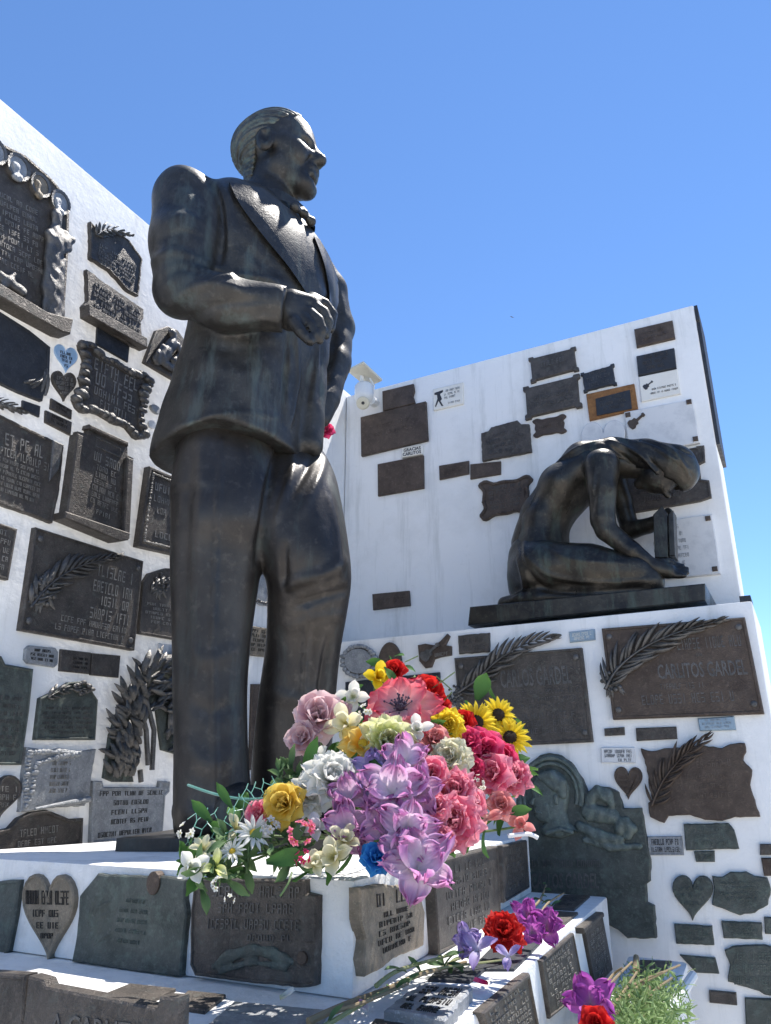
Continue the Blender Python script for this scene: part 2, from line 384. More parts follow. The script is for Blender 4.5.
# ------------------------------------------------------------ clay (signed distance -> mesh)
class Clay:
    def __init__(s, lo, hi, vox):
        s.lo = np.array(lo, float); s.vox = vox; n = np.ceil((np.array(hi) - s.lo) / vox).astype(int) + 1
        s.ax = [(s.lo[i] + np.arange(n[i]) * vox).astype(np.float32) for i in range(3)]
        s.f = np.full(tuple(n), .5, np.float32)
    def _sub(s, lo, hi):
        sl = []
        for i in range(3):
            a = int(max(0, math.floor((lo[i] - s.lo[i]) / s.vox))); b = int(min(len(s.ax[i]), math.ceil((hi[i] - s.lo[i]) / s.vox) + 1)); sl.append(slice(a, max(a, b)))
        return tuple(sl), s.ax[0][sl[0]][:, None, None], s.ax[1][sl[1]][None, :, None], s.ax[2][sl[2]][None, None, :]
    def _comb(s, sl, d, k, mode):
        f = s.f[sl]
        if mode == 'add':
            if k > 0:
                h = np.clip(.5 + .5 * (f - d) / k, 0, 1); s.f[sl] = f * (1 - h) + d * h - k * h * (1 - h)
            else: s.f[sl] = np.minimum(f, d)
        elif mode == 'sub':
            d = -d
            if k > 0:
                h = np.clip(.5 - .5 * (f - d) / k, 0, 1); s.f[sl] = f * (1 - h) + d * h + k * h * (1 - h)
            else: s.f[sl] = np.maximum(f, d)
    def cone(s, a, b, ra, rb, k=.02, mode='add', M=None, sc=(1, 1, 1)):
        """round cone from a to b; sc squashes the section along the axes of M (rows)"""
        a = np.array(a, float); b = np.array(b, float); R = max(ra, rb) * max(1, *sc) * 1.05 + k + .03
        lo = np.minimum(a, b) - R; hi = np.maximum(a, b) + R
        sl, X, Y, Zz = s._sub(lo, hi)
        if 0 in s.f[sl].shape: return
        sc = np.array(sc, float); M = np.eye(3) if M is None else np.array(M, float)
        def tr(p): return (M @ p) / sc
        A, Bv = tr(a), tr(b); ba = Bv - A; l2 = max(1e-12, float(ba @ ba))
        q = [((M[i, 0] * X + M[i, 1] * Y + M[i, 2] * Zz) / sc[i] - A[i]).astype(np.float32) for i in range(3)]
        t = np.clip((q[0] * ba[0] + q[1] * ba[1] + q[2] * ba[2]) / l2, 0, 1)
        d = np.sqrt(sum((q[i] - ba[i] * t) ** 2 for i in range(3))) - (ra + (rb - ra) * t)
        s._comb(sl, d * sc.min(), k, mode)
    def ell(s, c, r, k=.02, mode='add', M=None):
        c = np.array(c, float); r = np.array(r, float); R = r.max() + k + .03
        sl, X, Y, Zz = s._sub(c - R, c + R)
        if 0 in s.f[sl].shape: return
        M = np.eye(3) if M is None else np.array(M, float)
        q = [((M[i, 0] * (X - c[0]) + M[i, 1] * (Y - c[1]) + M[i, 2] * (Zz - c[2])) / r[i]) for i in range(3)]
        l = np.sqrt(sum(x * x for x in q)); g = np.sqrt(sum((x / r[i]) ** 2 for i, x in enumerate(q))) + 1e-6
        s._comb(sl, l * (l - 1) / g, k, mode)
    def stack(s, rings, k=.02, mode='add', n=2.3, zlo=None, zhi=None):
        """rings: (z, cx, cy, a, b, yaw) ellipses; a along (cos yaw, sin yaw)"""
        rings = sorted(rings); zs = np.array([r[0] for r in rings]); z = s.ax[2]
        zl = zs[0] if zlo is None else zlo; zh = zs[-1] if zhi is None else zhi
        dense = np.array(catmull(rings, 6)); o = np.argsort(dense[:, 0]); dense = dense[o]
        g = [np.interp(z, dense[:, 0], dense[:, i]).astype(np.float32)[None, None, :] for i in range(1, 6)]
        X = s.ax[0][:, None, None]; Y = s.ax[1][None, :, None]
        c, si = np.cos(g[4]), np.sin(g[4]); px = (X - g[0]) * c + (Y - g[1]) * si; py = -(X - g[0]) * si + (Y - g[1]) * c
        l = (np.abs(px / g[2]) ** n + np.abs(py / g[3]) ** n) ** (1 / n)
        d = (l - 1) * np.minimum(g[2], g[3])
        zz = z[None, None, :]; d = np.maximum(d, np.maximum(zl - zz, zz - zh)) 
        s._comb((slice(None),) * 3, d, k, mode)
    def mesh(s, smooth=1):
        f = s.f; s_ = f < 0; nx, ny, nz = f.shape
        C = [s_[i:nx - 1 + i, j:ny - 1 + j, k:nz - 1 + k] for i in (0, 1) for j in (0, 1) for k in (0, 1)]
        cnt = sum(c.astype(np.int8) for c in C); m = (cnt > 0) & (cnt < 8)
        I, J, K = np.nonzero(m); idx = -np.ones(m.shape, np.int64); idx[I, J, K] = np.arange(len(I))
        acc = np.zeros((len(I), 3)); num = np.zeros(len(I))
        for ax in range(3):
            for o1 in (0, 1):
                for o2 in (0, 1):
                    d0 = [0, 0, 0]; oth = [i for i in range(3) if i != ax]; d0[oth[0]] = o1; d0[oth[1]] = o2; d1 = list(d0); d1[ax] = 1
                    a = f[I + d0[0], J + d0[1], K + d0[2]].astype(float); b = f[I + d1[0], J + d1[1], K + d1[2]].astype(float)
                    c = (a < 0) != (b < 0); t = np.where(c, a / np.where(c, a - b, 1), 0)
                    p = np.array(d0, float)[None, :].repeat(len(I), 0); p[:, ax] += t
                    acc += p * c[:, None]; num += c
        v = (np.stack([I, J, K], 1) + acc / num[:, None]) * s.vox + s.lo
        F = []
        for ax in range(3):
            sl0 = [slice(None)] * 3; sl1 = [slice(None)] * 3; sl0[ax] = slice(0, -1); sl1[ax] = slice(1, None)
            a = s_[tuple(sl0)]; b = s_[tuple(sl1)]; E = np.argwhere(a != b); oth = [(ax + 1) % 3, (ax + 2) % 3]
            ok = (E[:, oth[0]] > 0) & (E[:, oth[1]] > 0) & (E[:, oth[0]] < f.shape[oth[0]] - 1) & (E[:, oth[1]] < f.shape[oth[1]] - 1); E = E[ok]
            q = []
            for p1, p2 in ((-1, -1), (0, -1), (0, 0), (-1, 0)):
                e = E.copy(); e[:, oth[0]] += p1; e[:, oth[1]] += p2; q.append(idx[e[:, 0], e[:, 1], e[:, 2]])
            q = np.stack(q, 1); inside = a[tuple(E.T)]; q[~inside] = q[~inside][:, ::-1]; F.append(q)
        F = np.concatenate(F); F = F[(F >= 0).all(1)]
        for _ in range(smooth):
            sm = np.zeros_like(v); n_ = np.zeros(len(v))
            for i in range(4):
                j = (i + 1) % 4; np.add.at(sm, F[:, i], v[F[:, j]]); np.add.at(n_, F[:, i], 1); np.add.at(sm, F[:, j], v[F[:, i]]); np.add.at(n_, F[:, j], 1)
            v = v * .5 + .5 * sm / np.maximum(n_, 1)[:, None]
        return v, F
def normals(v, F):
    n = np.cross(v[F[:, 2]] - v[F[:, 0]], v[F[:, 3]] - v[F[:, 1]]); o = np.zeros_like(v)
    for i in range(4): np.add.at(o, F[:, i], n)
    return o / (np.linalg.norm(o, axis=1)[:, None] + 1e-12)
def bvh_of(v, F): return BVHTree.FromPolygons([tuple(x) for x in v], [tuple(int(i) for i in f) for f in F])
def cast(bv, x, y, tmin=0.0):
    r = ray(x, y).normalized(); h = bv.ray_cast(r * tmin, r)
    return (h[0], h[1]) if h[0] is not None else (None, None)
def fold(v, nrm, bv, path, width, depth, n=6):
    """raise (depth>0) or press (depth<0) a fold along a pixel path projected on the surface"""
    pts = []
    for x, y in catmull(path, n):
        p, _ = cast(bv, x, y)
        if p is not None: pts.append(np.array(p))
    if len(pts) < 2: return v
    best = np.full(len(v), 9.); tt = np.zeros(len(v))
    lo = np.min(pts, 0) - width * 3; hi = np.max(pts, 0) + width * 3
    sel = np.nonzero(((v > lo) & (v < hi)).all(1))[0]; q = v[sel]; bd = np.full(len(sel), 9.); bt = np.zeros(len(sel))
    for i in range(len(pts) - 1):
        a, b = pts[i], pts[i + 1]; ba = b - a
        if np.linalg.norm(ba) > .25: continue
        t = np.clip(((q - a) @ ba) / (ba @ ba + 1e-12), 0, 1); d = np.linalg.norm(q - a - t[:, None] * ba, axis=1)
        u = d < bd; bd[u] = d[u]; bt[u] = (i + t[u]) / (len(pts) - 1)
    tap = np.sin(np.pi * np.clip(.12 + .76 * bt, 0, 1)); g = np.exp(-(bd / width) ** 2) * depth * tap
    v = v.copy(); v[sel] += nrm[sel] * g[:, None]; return v
def clay_obj(name, v, F, mat, parent):
    off = np.array(wloc(parent)); me = bpy.data.meshes.new(name)
    me.from_pydata((v - off).tolist(), [], F.tolist()); me.materials.append(mat)
    me.polygons.foreach_set('use_smooth', [True] * len(me.polygons)); me.update()
    o = bpy.data.objects.new(name, me); return link(o, parent)
def patch(mb, bv, cA, cB, off, th, m=7, n=6, trim=.0):
    """a thin slab of cloth between two pixel curves, laid on the surface"""
    A = catmull(cA, n); Bc = catmull(cB, n); k = min(len(A), len(Bc))
    A = [A[int(i * (len(A) - 1) / (k - 1))] for i in range(k)]; Bc = [Bc[int(i * (len(Bc) - 1) / (k - 1))] for i in range(k)]
    g = []; last = None
    for i in range(k):
        row = []
        for j in range(m + 1):
            t = j / m; x = A[i][0] * (1 - t) + Bc[i][0] * t; y = A[i][1] * (1 - t) + Bc[i][1] * t
            p, nn = cast(bv, x, y)
            if p is None: row.append(None)
            else:
                rr = -ray(x, y).normalized(); row.append((Vector(p), (Vector(nn) * .5 + rr).normalized()))
        g.append(row)
    for i in range(k):
        for j in range(m + 1):
            if g[i][j] is None:
                c = [g[a][b] for a, b in ((i, j - 1), (i, j + 1), (i - 1, j), (i + 1, j)) if 0 <= a < k and 0 <= b <= m and g[a][b]]
                g[i][j] = c[0] if c else last
            last = g[i][j]
    if any(c is None for r in g for c in r): return
    for _ in range(4):
        g2 = [list(r) for r in g]
        for i in range(1, k - 1):
            for j in range(1, m):
                nb = (g[i - 1][j], g[i + 1][j], g[i][j - 1], g[i][j + 1]); g2[i][j] = ((g[i][j][0] + sum((q[0] for q in nb), Vector()) / 4) / 2, (g[i][j][1] + sum((q[1] for q in nb), Vector()) / 4).normalized())
        g = g2
    vs = [c[0] + c[1] * (off + th) for r in g for c in r] + [c[0] + c[1] * (off - .006) for r in g for c in r]
    W_ = m + 1; q = k * W_; fs = []
    for i in range(k - 1):
        for j in range(m): a = i * W_ + j; fs.append((a, a + 1, a + W_ + 1, a + W_))
    for i in range(k - 1):
        fs.append((i * W_, (i + 1) * W_, (i + 1) * W_ + q, i * W_ + q)); a = i * W_ + m; fs.append((a + W_, a, a + q, a + W_ + q))
    for j in range(m):
        fs.append((j + 1, j, j + q, j + 1 + q)); a = (k - 1) * W_ + j; fs.append((a, a + 1, a + 1 + q, a + q))
    mb.add(vs, fs)
# ============================================================ SETTING
def prism(name, poly, z0, z1, mat, bev=.006):
    bm = bmesh.new(); n = len(poly)
    a = [bm.verts.new(uvz(u, v, z0)) for u, v in poly]; b = [bm.verts.new(uvz(u, v, z1)) for u, v in poly]
    bm.faces.new(a[::-1]); bm.faces.new(b)
    for i in range(n): bm.faces.new((a[i], a[(i + 1) % n], b[(i + 1) % n], b[i]))
    bmesh.ops.recalc_face_normals(bm, faces=bm.faces)
    if bev: bmesh.ops.bevel(bm, geom=[e for e in bm.edges], offset=bev, segments=2, profile=.6, affect='EDGES')
    c = sum((uvz(u, v, z0) for u, v in poly), Vector()) / n
    for vv in bm.verts: vv.co -= c
    me = bpy.data.meshes.new(name); bm.to_mesh(me); bm.free(); me.materials.append(mat)
    me.polygons.foreach_set('use_smooth', [True] * len(me.polygons)); me.set_sharp_from_angle(angle=radians(50))
    o = bpy.data.objects.new(name, me); o.location = c; return link(o)
g = MB(); g.add([(-300, -300, GROUND), (300, -300, GROUND), (300, 300, GROUND), (-300, 300, GROUND)], [(0, 1, 2, 3)])
tag(g.build('ground', M_ground, origin=(0, 0, GROUND)), kind='structure')
tag(prism('rendered_wall', [(-.6, -2.35), (-.6, -A_), (B_ + .35, -A_), (B_ + .35, -2.35)], GROUND - .02, TOP + .02, M_wall, .008), 'tall white rendered wall on the left crowded with bronze memorial plaques', 'wall')
tag(prism('rendered_wall', [(B_, -A_ + .003), (B_, -.14), (B_ + .32, -.14), (B_ + .32, -A_ + .003)], GROUND - .02, TOP - .015, M_wall, .008), 'white rendered back wall rising behind the kneeling figure, with few plaques', 'wall')
LEDGE = P_blk.hit(548, 621)[0].z
tag(prism('masonry_block', [(BB, -A_ + .003), (BB, -.088), (B_ - .003, -.088), (B_ - .003, -A_ + .003)], GROUND - .02, LEDGE, M_wall, .008), 'lower white block carrying the kneeling figure on its ledge', 'wall')
tag(prism('tomb_plinth', [(T1U, -1.85), (T1U, -.705), (2.643, -.867), (2.70, -1.8)], T2Z + .001, T1Z, M_tomb, .007), 'white painted upper tier of the tomb under the standing statue', 'plinth')
tag(prism('tomb_platform', [(.93, -1.93), (.93, -.478), (2.66, -.63), (2.70, -1.93)], GROUND - .02, T2Z, M_tomb, .007), 'wider white painted lower tier of the tomb with plaques set in its top', 'plinth')
Z3 = -.47; P3 = Plane(Z * Z3, Z, V)
def puv(x, y): p = P3.hit(x, y)[0]; return (p.dot(U), p.dot(V))
q3 = [puv(*p) for p in ((628, 955), (688, 962), (668, 1024), (655, 1062), (575, 1062))]
tag(prism('low_tomb', q3, GROUND - .02, Z3, M_tomb, .012), 'low white painted tomb corner heaped with green cuttings, beside the block', 'plinth')
def strip(pl_u0, u1, v0, v1, za, zb, lab, nm='iron_strip'):
    m = MB(); vs = [uvz(u, v, z) for u in (pl_u0, u1) for v in (v0, v1) for z in (za, zb)]
    m.add(vs, [(0, 1, 3, 2), (4, 6, 7, 5), (0, 4, 5, 1), (2, 3, 7, 6), (0, 2, 6, 4), (1, 5, 7, 3)])
    return tag(m.build(nm, M_dkblue), lab, 'metal strip')
z_a = P_up.hit(700, 318)[0].z; z_b = P_up.hit(719, 443)[0].z
strip(B_ + .01, B_ + .30, -.139, -.124, z_b, z_a - .015, 'long dark strip running down the end of the back wall')
strip(B_ + .01, B_ + .30, -.139, -.124, z_a, TOP - .015, 'short dark strip at the top right corner of the back wall')
strip(B_ + .06, B_ + .28, -.36, -.16, TOP - .014, TOP + .004, 'thin dark strip lying on top of the back wall near its right corner')
strip(BB + .32, BB + .45, -.139, -.10, LEDGE + .01, LEDGE + .09, 'small dark strip low on the end of the back wall beside the ledge')
# ============================================================ STANDING STATUE
D0 = 2.2
def MP(x, y, dy=0.):
    r = ray(x, y); t = (D0 + dy) / r.y; return np.array(r * t)
def MR(x, y, dy, rpx):
    r = ray(x, y); return (D0 + dy) / r.y / FPX * rpx
statue = thing('bronze_statue', MP(230, 840), 'tall dark bronze standing man in suit and bow tie, one hand at his jacket', 'statue')
YAW = 35.0
Fd = np.array([cos(radians(YAW)), -sin(radians(YAW)), 0]); Sd = np.array([sin(radians(YAW)), cos(radians(YAW)), 0])
sa = atan2(Sd[1], Sd[0])
def ring(y, xl, xr, ratio=.66, dy=0., yaw=sa):
    L_, R_ = MP(xl, y, dy), MP(xr, y, dy); c = (L_ + R_) / 2; hx = abs(R_[0] - L_[0]) / 2
    a = hx / sqrt(cos(yaw) ** 2 + (ratio * sin(yaw)) ** 2); return (float(c[2]), float(c[0]), float(c[1]), a, a * ratio, yaw)
def chain(cl, pts, k=.02, **kw):
    for i in range(len(pts) - 1):
        a, b = pts[i], pts[i + 1]
        cl.cone(MP(*a[:3]), MP(*b[:3]), MR(*a), MR(*b), k, **kw)
# --- jacket
cj = Clay((-1.05, 1.55, .78), (.12, 2.75, 2.42), .009)
cj.stack([ring(540, 146, 296, .95), ring(490, 153, 296, .95), ring(440, 163, 297, .92), ring(385, 182, 305, .84), ring(345, 197, 318, .72), ring(310, 198, 326, .68),
          ring(285, 198, 331, .62), ring(262, 200, 331, .58), ring(243, 206, 327, .52), ring(229, 216, 321, .46), ring(219, 228, 312, .44), ring(211, 240, 302, .5)], n=2.4)
# shoulders
cj.cone(MP(186, 200, -.20), MP(244, 224, -.06), MR(186, 200, -.2, 29), MR(240, 210, 0, 15), .03)
cj.cone(MP(308, 246, .17), MP(270, 226, .02), MR(308, 246, .17, 13), MR(270, 214, 0, 13), .03)
# right arm
chain(cj, [(184, 200, -.21, 30), (182, 245, -.25, 31), (182, 289, -.27, 27.5)], .03)
chain(cj, [(183, 291, -.27, 28), (225, 303, -.29, 27), (284, 310, -.27, 23)], .02)
# left arm, hand in the pocket
chain(cj, [(312, 252, .20, 13), (329, 290, .26, 17), (338, 328, .27, 16), (336, 362, .22, 15), (327, 400, .15, 12), (323, 420, .12, 8)], .02)
cj.cone(MP(312, 330, .08), MP(309, 445, .04), MR(318, 330, .1, 18), MR(320, 398, .1, 14), .02)
# cut the hem (slanted) with a hollow under the skirt
X = cj.ax[0][:, None, None]; Y = cj.ax[1][None, :, None]; Zg = cj.ax[2][None, None, :]
h1, h2, h3 = MP(158, 458, -.06), MP(215, 420, -.22), MP(286, 430, -.20)
zh = np.interp(cj.ax[0], [h1[0], h2[0], h3[0], MP(305, 420)[0], MP(312, 415)[0]], [h1[2], h2[2], h3[2], h3[2] + .0, h3[2] + .03])[:, None, None]
cut = (zh - Zg).astype(np.float32) + 0 * Y
lowp = (Zg < MP(300, 360)[2]) 
cj.f = np.where(lowp & (X < MP(312, 410)[0]), np.maximum(cj.f, cut), cj.f)
cj.f = np.where(X > MP(308, 415, .05)[0], np.maximum(cj.f, MP(312, 442, -.08)[2] - Zg), cj.f)
hol = np.maximum(cj.f + .022, -(zh + .09 - Zg)); cj.f = np.where(lowp & (X < MP(300, 410)[0]), np.maximum(cj.f, -hol), cj.f)
# cuff cut
cp_ = MP(285, 309, -.27); nn_ = (MP(285, 309, -.27) - MP(240, 304, -.28)); nn_ /= np.linalg.norm(nn_)
near = ((X - cp_[0]) ** 2 + (Y - cp_[1]) ** 2 + (Zg - cp_[2]) ** 2) < .16 ** 2
pd = (X - cp_[0]) * nn_[0] + (Y - cp_[1]) * nn_[1] + (Zg - cp_[2]) * nn_[2]
armonly = Y < (D0 - .17)
cj.f = np.where(near & armonly, np.maximum(cj.f, pd.astype(np.float32)), cj.f)
v, F = cj.mesh(2); nr = normals(v, F); bv = bvh_of(v, F)
for path, wd, dp in [
    ([(208, 175), (219, 200), (222, 235), (219, 262)], .012, -.022), ([(214, 176), (226, 200), (230, 240)], .02, .010),
    ([(152, 262), (175, 252), (205, 262), (222, 270)], .018, .010), ([(155, 285), (178, 268), (210, 276)], .016, -.008),
    ([(160, 240), (182, 232), (205, 238)], .014, -.005), ([(165, 225), (185, 215), (203, 222)], .016, .005), ([(170, 305), (200, 285), (240, 288)], .016, .012),
    ([(185, 325), (215, 305), (260, 300)], .015, -.009), ([(230, 325), (262, 318), (282, 322)], .012, .008), ([(195, 292), (230, 276), (280, 281)], .010, .010),
    ([(196, 345), (240, 350), (290, 345)], .02, -.004), ([(200, 365), (245, 372), (290, 362)], .02, .003), ([(288, 335), (286, 380), (284, 424)], .008, -.012),
    ([(296, 330), (298, 380), (290, 425)], .010, .010), ([(225, 345), (205, 385), (190, 430)], .03, -.008), ([(255, 350), (250, 390), (252, 425)], .025, .008),
    ([(232, 235), (262, 262), (285, 275)], .02, -.006), ([(333, 262), (342, 300), (346, 335)], .012, .003), ([(325, 270), (332, 310), (333, 350)], .012, -.006),
    ([(345, 335), (336, 372), (326, 405)], .012, .002), ([(338, 340), (327, 370), (320, 400)], .012, -.004), ([(318, 335), (316, 370), (312, 405)], .010, .012),
    ([(160, 440), (185, 424), (230, 413), (285, 418)], .008, .006)]:
    v = fold(v, nr, bv, path, wd, dp)
v = v + nr * (np.sin(v[:, 0] * 31 + v[:, 2] * 17) * np.sin(v[:, 1] * 23 + v[:, 2] * 29) * .0025)[:, None]
jacket = clay_obj('jacket', v, F, M_statue, statue); bv = bvh_of(v, F)
# lapels, shirt front, bow tie, pocket, button
m = MB(); patch(m, bv, [(303, 208), (309, 235), (317, 262), (322, 282)], [(312, 232), (321, 250), (327, 272), (326, 296)], .004, .004)
m.build('shirt_front', M_shirt, statue, True)
m = MB(); patch(m, bv, [(229, 184), (238, 203), (262, 236), (288, 268), (308, 298), (316, 308)], [(262, 190), (282, 206), (299, 220), (308, 250), (316, 280), (320, 306)], .008, .010)
m.build('lapel', M_statue, statue, True)
m = MB(); patch(m, bv, [(313, 238), (322, 262), (327, 285), (328, 305)], [(318, 240), (330, 262), (338, 290), (334, 312)], .008, .009)
m.build('lapel', M_statue, statue, True)
# --- trousers
ct = Clay((-.92, 1.75, -.16), (.12, 2.60, 1.30), .009)
ct.stack([ring(425, 200, 306, .5, .05), ring(450, 194, 300, .5, .04), ring(475, 188, 292, .55, .02), ring(505, 184, 284, .6)], n=2.3)
legR = [ring(y, a, b, .95, d, 0.3) for y, a, b, d in [(440, 185, 270, .0), (470, 178, 280, -.01), (505, 173, 281, -.03), (530, 173, 275, -.05), (560, 172, 262, -.05), (620, 173, 252, -.05), (680, 173, 247, -.05), (740, 174, 247, -.05), (790, 174, 250, -.05), (818, 174, 252, -.05), (834, 175, 250, -.05)]]
ct.stack(legR, k=.03, n=2.3)
legL = [ring(y, a, b, .95, d, 0.3) for y, a, b, d in [(436, 272, 306, .20), (452, 256, 322, .17), (474, 248, 334, .10), (500, 246, 340, .03), (545, 252, 348, 0), (578, 266, 351, -.01), (610, 268, 347, .03), (650, 266, 340, .07), (700, 259, 335, .10), (760, 252, 331, .13), (800, 250, 330, .15), (834, 250, 330, .16)]]
ct.stack(legL, k=.02, n=2.2)
v, F = ct.mesh(2); nr = normals(v, F); bv2 = bvh_of(v, F)
for path, wd, dp in [
    ([(222, 440), (216, 540), (213, 640), (214, 730), (216, 826)], 0.0085, 0.0120), ([(190, 450), (184, 560), (183, 700)], 0.0255, -0.0120),
    ([(280, 440), (268, 490), (256, 560)], 0.0102, -0.0180), ([(295, 440), (290, 480), (276, 520)], 0.0122, 0.0108), ([(318, 440), (306, 470), (288, 500)], 0.0122, -0.0108),
    ([(326, 455), (318, 480), (300, 515)], 0.0122, 0.0090), ([(345, 560), (325, 574), (300, 580), (282, 590)], 0.0177, 0.0147), ([(348, 590), (325, 596), (295, 605)], 0.0155, -0.0126),
    ([(343, 615), (320, 618), (290, 628)], 0.0177, 0.0084), ([(285, 545), (284, 570), (286, 592)], 0.0122, -0.0126), ([(330, 500), (338, 540), (338, 575)], 0.0152, 0.0090),
    ([(308, 610), (303, 690), (298, 780)], 0.0085, 0.0120), ([(328, 640), (320, 700), (318, 760)], 0.0127, -0.0150), ([(182, 640), (205, 660), (235, 650)], 0.0221, 0.0047), ([(180, 740), (210, 765), (240, 750)], 0.0243, 0.0054),
    ([(190, 700), (212, 712), (240, 700)], 0.0199, -0.0047), ([(178, 805), (205, 818), (240, 806)], 0.0177, 0.0061), ([(270, 690), (295, 700), (325, 690)], 0.0199, 0.0054)]:
    v = fold(v, nr, bv2, path, wd, dp)
v = v + nr * (np.sin(v[:, 0] * 27 + v[:, 2] * 5) * np.sin(v[:, 1] * 21 + v[:, 2] * 6) * .0022)[:, None]
clay_obj('trousers', v, F, M_statue2, statue)
# --- shoes and slab
for (x, y, dy) in ((214, 838, -.05), (292, 838, .16)):
    cs = Clay(MP(x, y, dy) - np.array([.3, .4, .12]), MP(x, y, dy) + np.array([.5, .4, .25]), .008)
    h = MP(x, y, dy); h[2] = T1Z + .09
    e = h + Fd * .26 + np.array([0, 0, -.03]); cs.cone(h - Fd * .08, h + Fd * .08, .062, .07, .02); cs.cone(h + Fd * .06 + (0, 0, -.01), e, .064, .045, .03)
    cs.f = np.maximum(cs.f, T1Z + .028 - cs.ax[2][None, None, :])
    v, F = cs.mesh(1); clay_obj('shoe', v, F, M_statue, statue)
m = MB(); sc_ = Vector(MP(255, 845, 0)); sc_.z = 0
for s_, zz in ((1, 0),):
    a = Vector((cos(.05), -sin(.05), 0)); b = Vector((sin(.05), cos(.05), 0)); q = []
    for i, j in ((-.30, -.20), (.36, -.20), (.36, .26), (-.30, .26)): q.append(sc_ + a * i + b * j)
    m.add([p + Z * (T1Z + .001) for p in q] + [p + Z * (T1Z + .03) for p in q], [(0, 1, 5, 4), (1, 2, 6, 5), (2, 3, 7, 6), (3, 0, 4, 7), (4, 5, 6, 7)])
m.build('base_slab', M_statue2, statue)
# --- body: head, neck, hidden core and right hand
HY, HP = radians(14), radians(5)
Hf = np.array([cos(HY) * cos(HP), -sin(HY) * cos(HP), sin(HP)]); Hs = np.cross(np.array([0, 0, 1.]), Hf); Hs /= np.linalg.norm(Hs); Hu = np.cross(Hf, Hs)
HM = np.stack([Hf, Hs, Hu]); HH = .42; Hc = MP(280.5, 161, 0)
def hp(x, y, z): return Hc + HH * (Hf * x + Hs * y + Hu * z)
ch = Clay((-1.0, 1.8, 1.0), (.05, 2.6, 2.66), .0075)
ch.cone(MP(258, 370), MP(262, 260), .08, .10, .02); ch.cone(MP(262, 250), MP(268, 205), .12, .09, .03)
ch.cone(hp(-.13, 0, -.62), hp(-.10, 0, -.16), .205 * HH, .182 * HH, .03)
ch.cone(MP(200, 290, -.2), MP(262, 306, -.25), .05, .05, .02); ch.cone(MP(250, 250, 0), MP(200, 290, -.2), .05, .05, .02)
def he(c, r, k=.02, mode='add'): ch.ell(hp(*c), np.array(r) * HH, k, mode, HM)
def hcn(a, b, ra, rb, k=.015, mode='add', sc=(1, 1, 1)): ch.cone(hp(*a), hp(*b), ra * HH, rb * HH, k, mode, HM, sc)
he((-.055, 0, .17), (.375, .285, .32)); he((.10, 0, -.05), (.24, .235, .33), .03)
hcn((.02, .13, -.20), (.20, .045, -.36), .09, .082, .03); hcn((.02, -.13, -.20), (.20, -.045, -.36), .09, .082, .03)
hcn((.232, -.04, -.375), (.232, .04, -.375), .050, .050, .03)                      # chin
for sy in (1, -1):
    hcn((.20, .15 * sy, -.10), (.10, .19 * sy, -.02), .07, .07, .03)                   # cheekbones
    hcn((.278, .03 * sy, .075), (.195, .185 * sy, .062), .040, .032, .012)               # brow ridge
    he((.285, .105 * sy, .0), (.08, .075, .05), .014, 'sub')                       # eye socket
    he((.232, .10 * sy, -.002), (.052, .052, .042), .003)                                # eyeball
    hcn((.288, .05 * sy, .022), (.262, .145 * sy, .018), .012, .010, .003)            # upper lid
    hcn((.283, .05 * sy, -.026), (.262, .14 * sy, -.024), .009, .008, .003)           # lower lid
    hcn((.33, .035 * sy, -.145), (.30, .06 * sy, -.14), .030, .022, .008)             # nostril wing
    hcn((.30, .075 * sy, -.14), (.225, .15 * sy, -.28), .018, .018, .012, 'sub')      # smile crease
    he((.20, .15 * sy, -.15), (.075, .06, .075), .02)                                  # cheek
    he((-.03, .275 * sy, -.02), (.085, .035, .125), .012); he((-.015, .305 * sy, -.01), (.036, .026, .066), .006, 'sub')
    hcn((-.05, .30 * sy, .065), (.02, .285 * sy, .07), .018, .018, .006); hcn((-.085, .30 * sy, .02), (-.05, .295 * sy, -.10), .018, .02, .006)
hcn((.285, 0, .05), (.365, 0, -.105), .032, .046, .015); he((.375, 0, -.122), (.044, .046, .040), .012)   # nose
hcn((.30, -.05, -.225), (.30, .05, -.225), .030, .030, .010); hcn((.325, -.02, -.222), (.325, .02, -.222), .024, .024, .008)
hcn((.285, -.045, -.282), (.285, .045, -.282), .034, .034, .010); hcn((.332, -.10, -.250), (.332, .10, -.250), .008, .008, .003, 'sub')
he((.285, 0, -.325), (.03, .07, .014), .012, 'sub')
# right hand closing on the jacket button
def hchain(pts, k=.004): chain(ch, pts, k)
ch.cone(MP(262, 306, -.26), MP(292, 312, -.26), MR(262, 306, -.26, 19), MR(292, 312, -.26, 16), .01)
ch.cone(MP(292, 304, -.26), MP(312, 305, -.25), MR(292, 304, -.26, 15), MR(312, 305, -.25, 10), .01)
ch.cone(MP(292, 318, -.265), MP(306, 322, -.26), MR(292, 318, -.26, 14), MR(306, 322, -.26, 9), .01)
for f in ([(312, 298, -.24, 6.5), (325, 304, -.23, 5.4), (333, 314, -.22, 5.0), (331, 330, -.225, 4.2)],
          [(312, 305, -.26, 6.5), (324, 312, -.265, 5.4), (329, 322, -.265, 5.0), (326, 336, -.26, 4.2)],
          [(309, 312, -.275, 6.2), (319, 320, -.285, 5.2), (323, 330, -.285, 4.8), (320, 341, -.28, 4.0)],
          [(305, 318, -.285, 5.6), (312, 326, -.295, 4.8), (315, 334, -.295, 4.2), (312, 343, -.29, 3.6)],
          [(294, 322, -.29, 7.5), (301, 332, -.30, 6.0), (309, 341, -.30, 5.0)]):
    hchain(f, .004)
v, F = ch.mesh(1); nr = normals(v, F)
body = clay_obj('body', v, F, M_statue, statue)
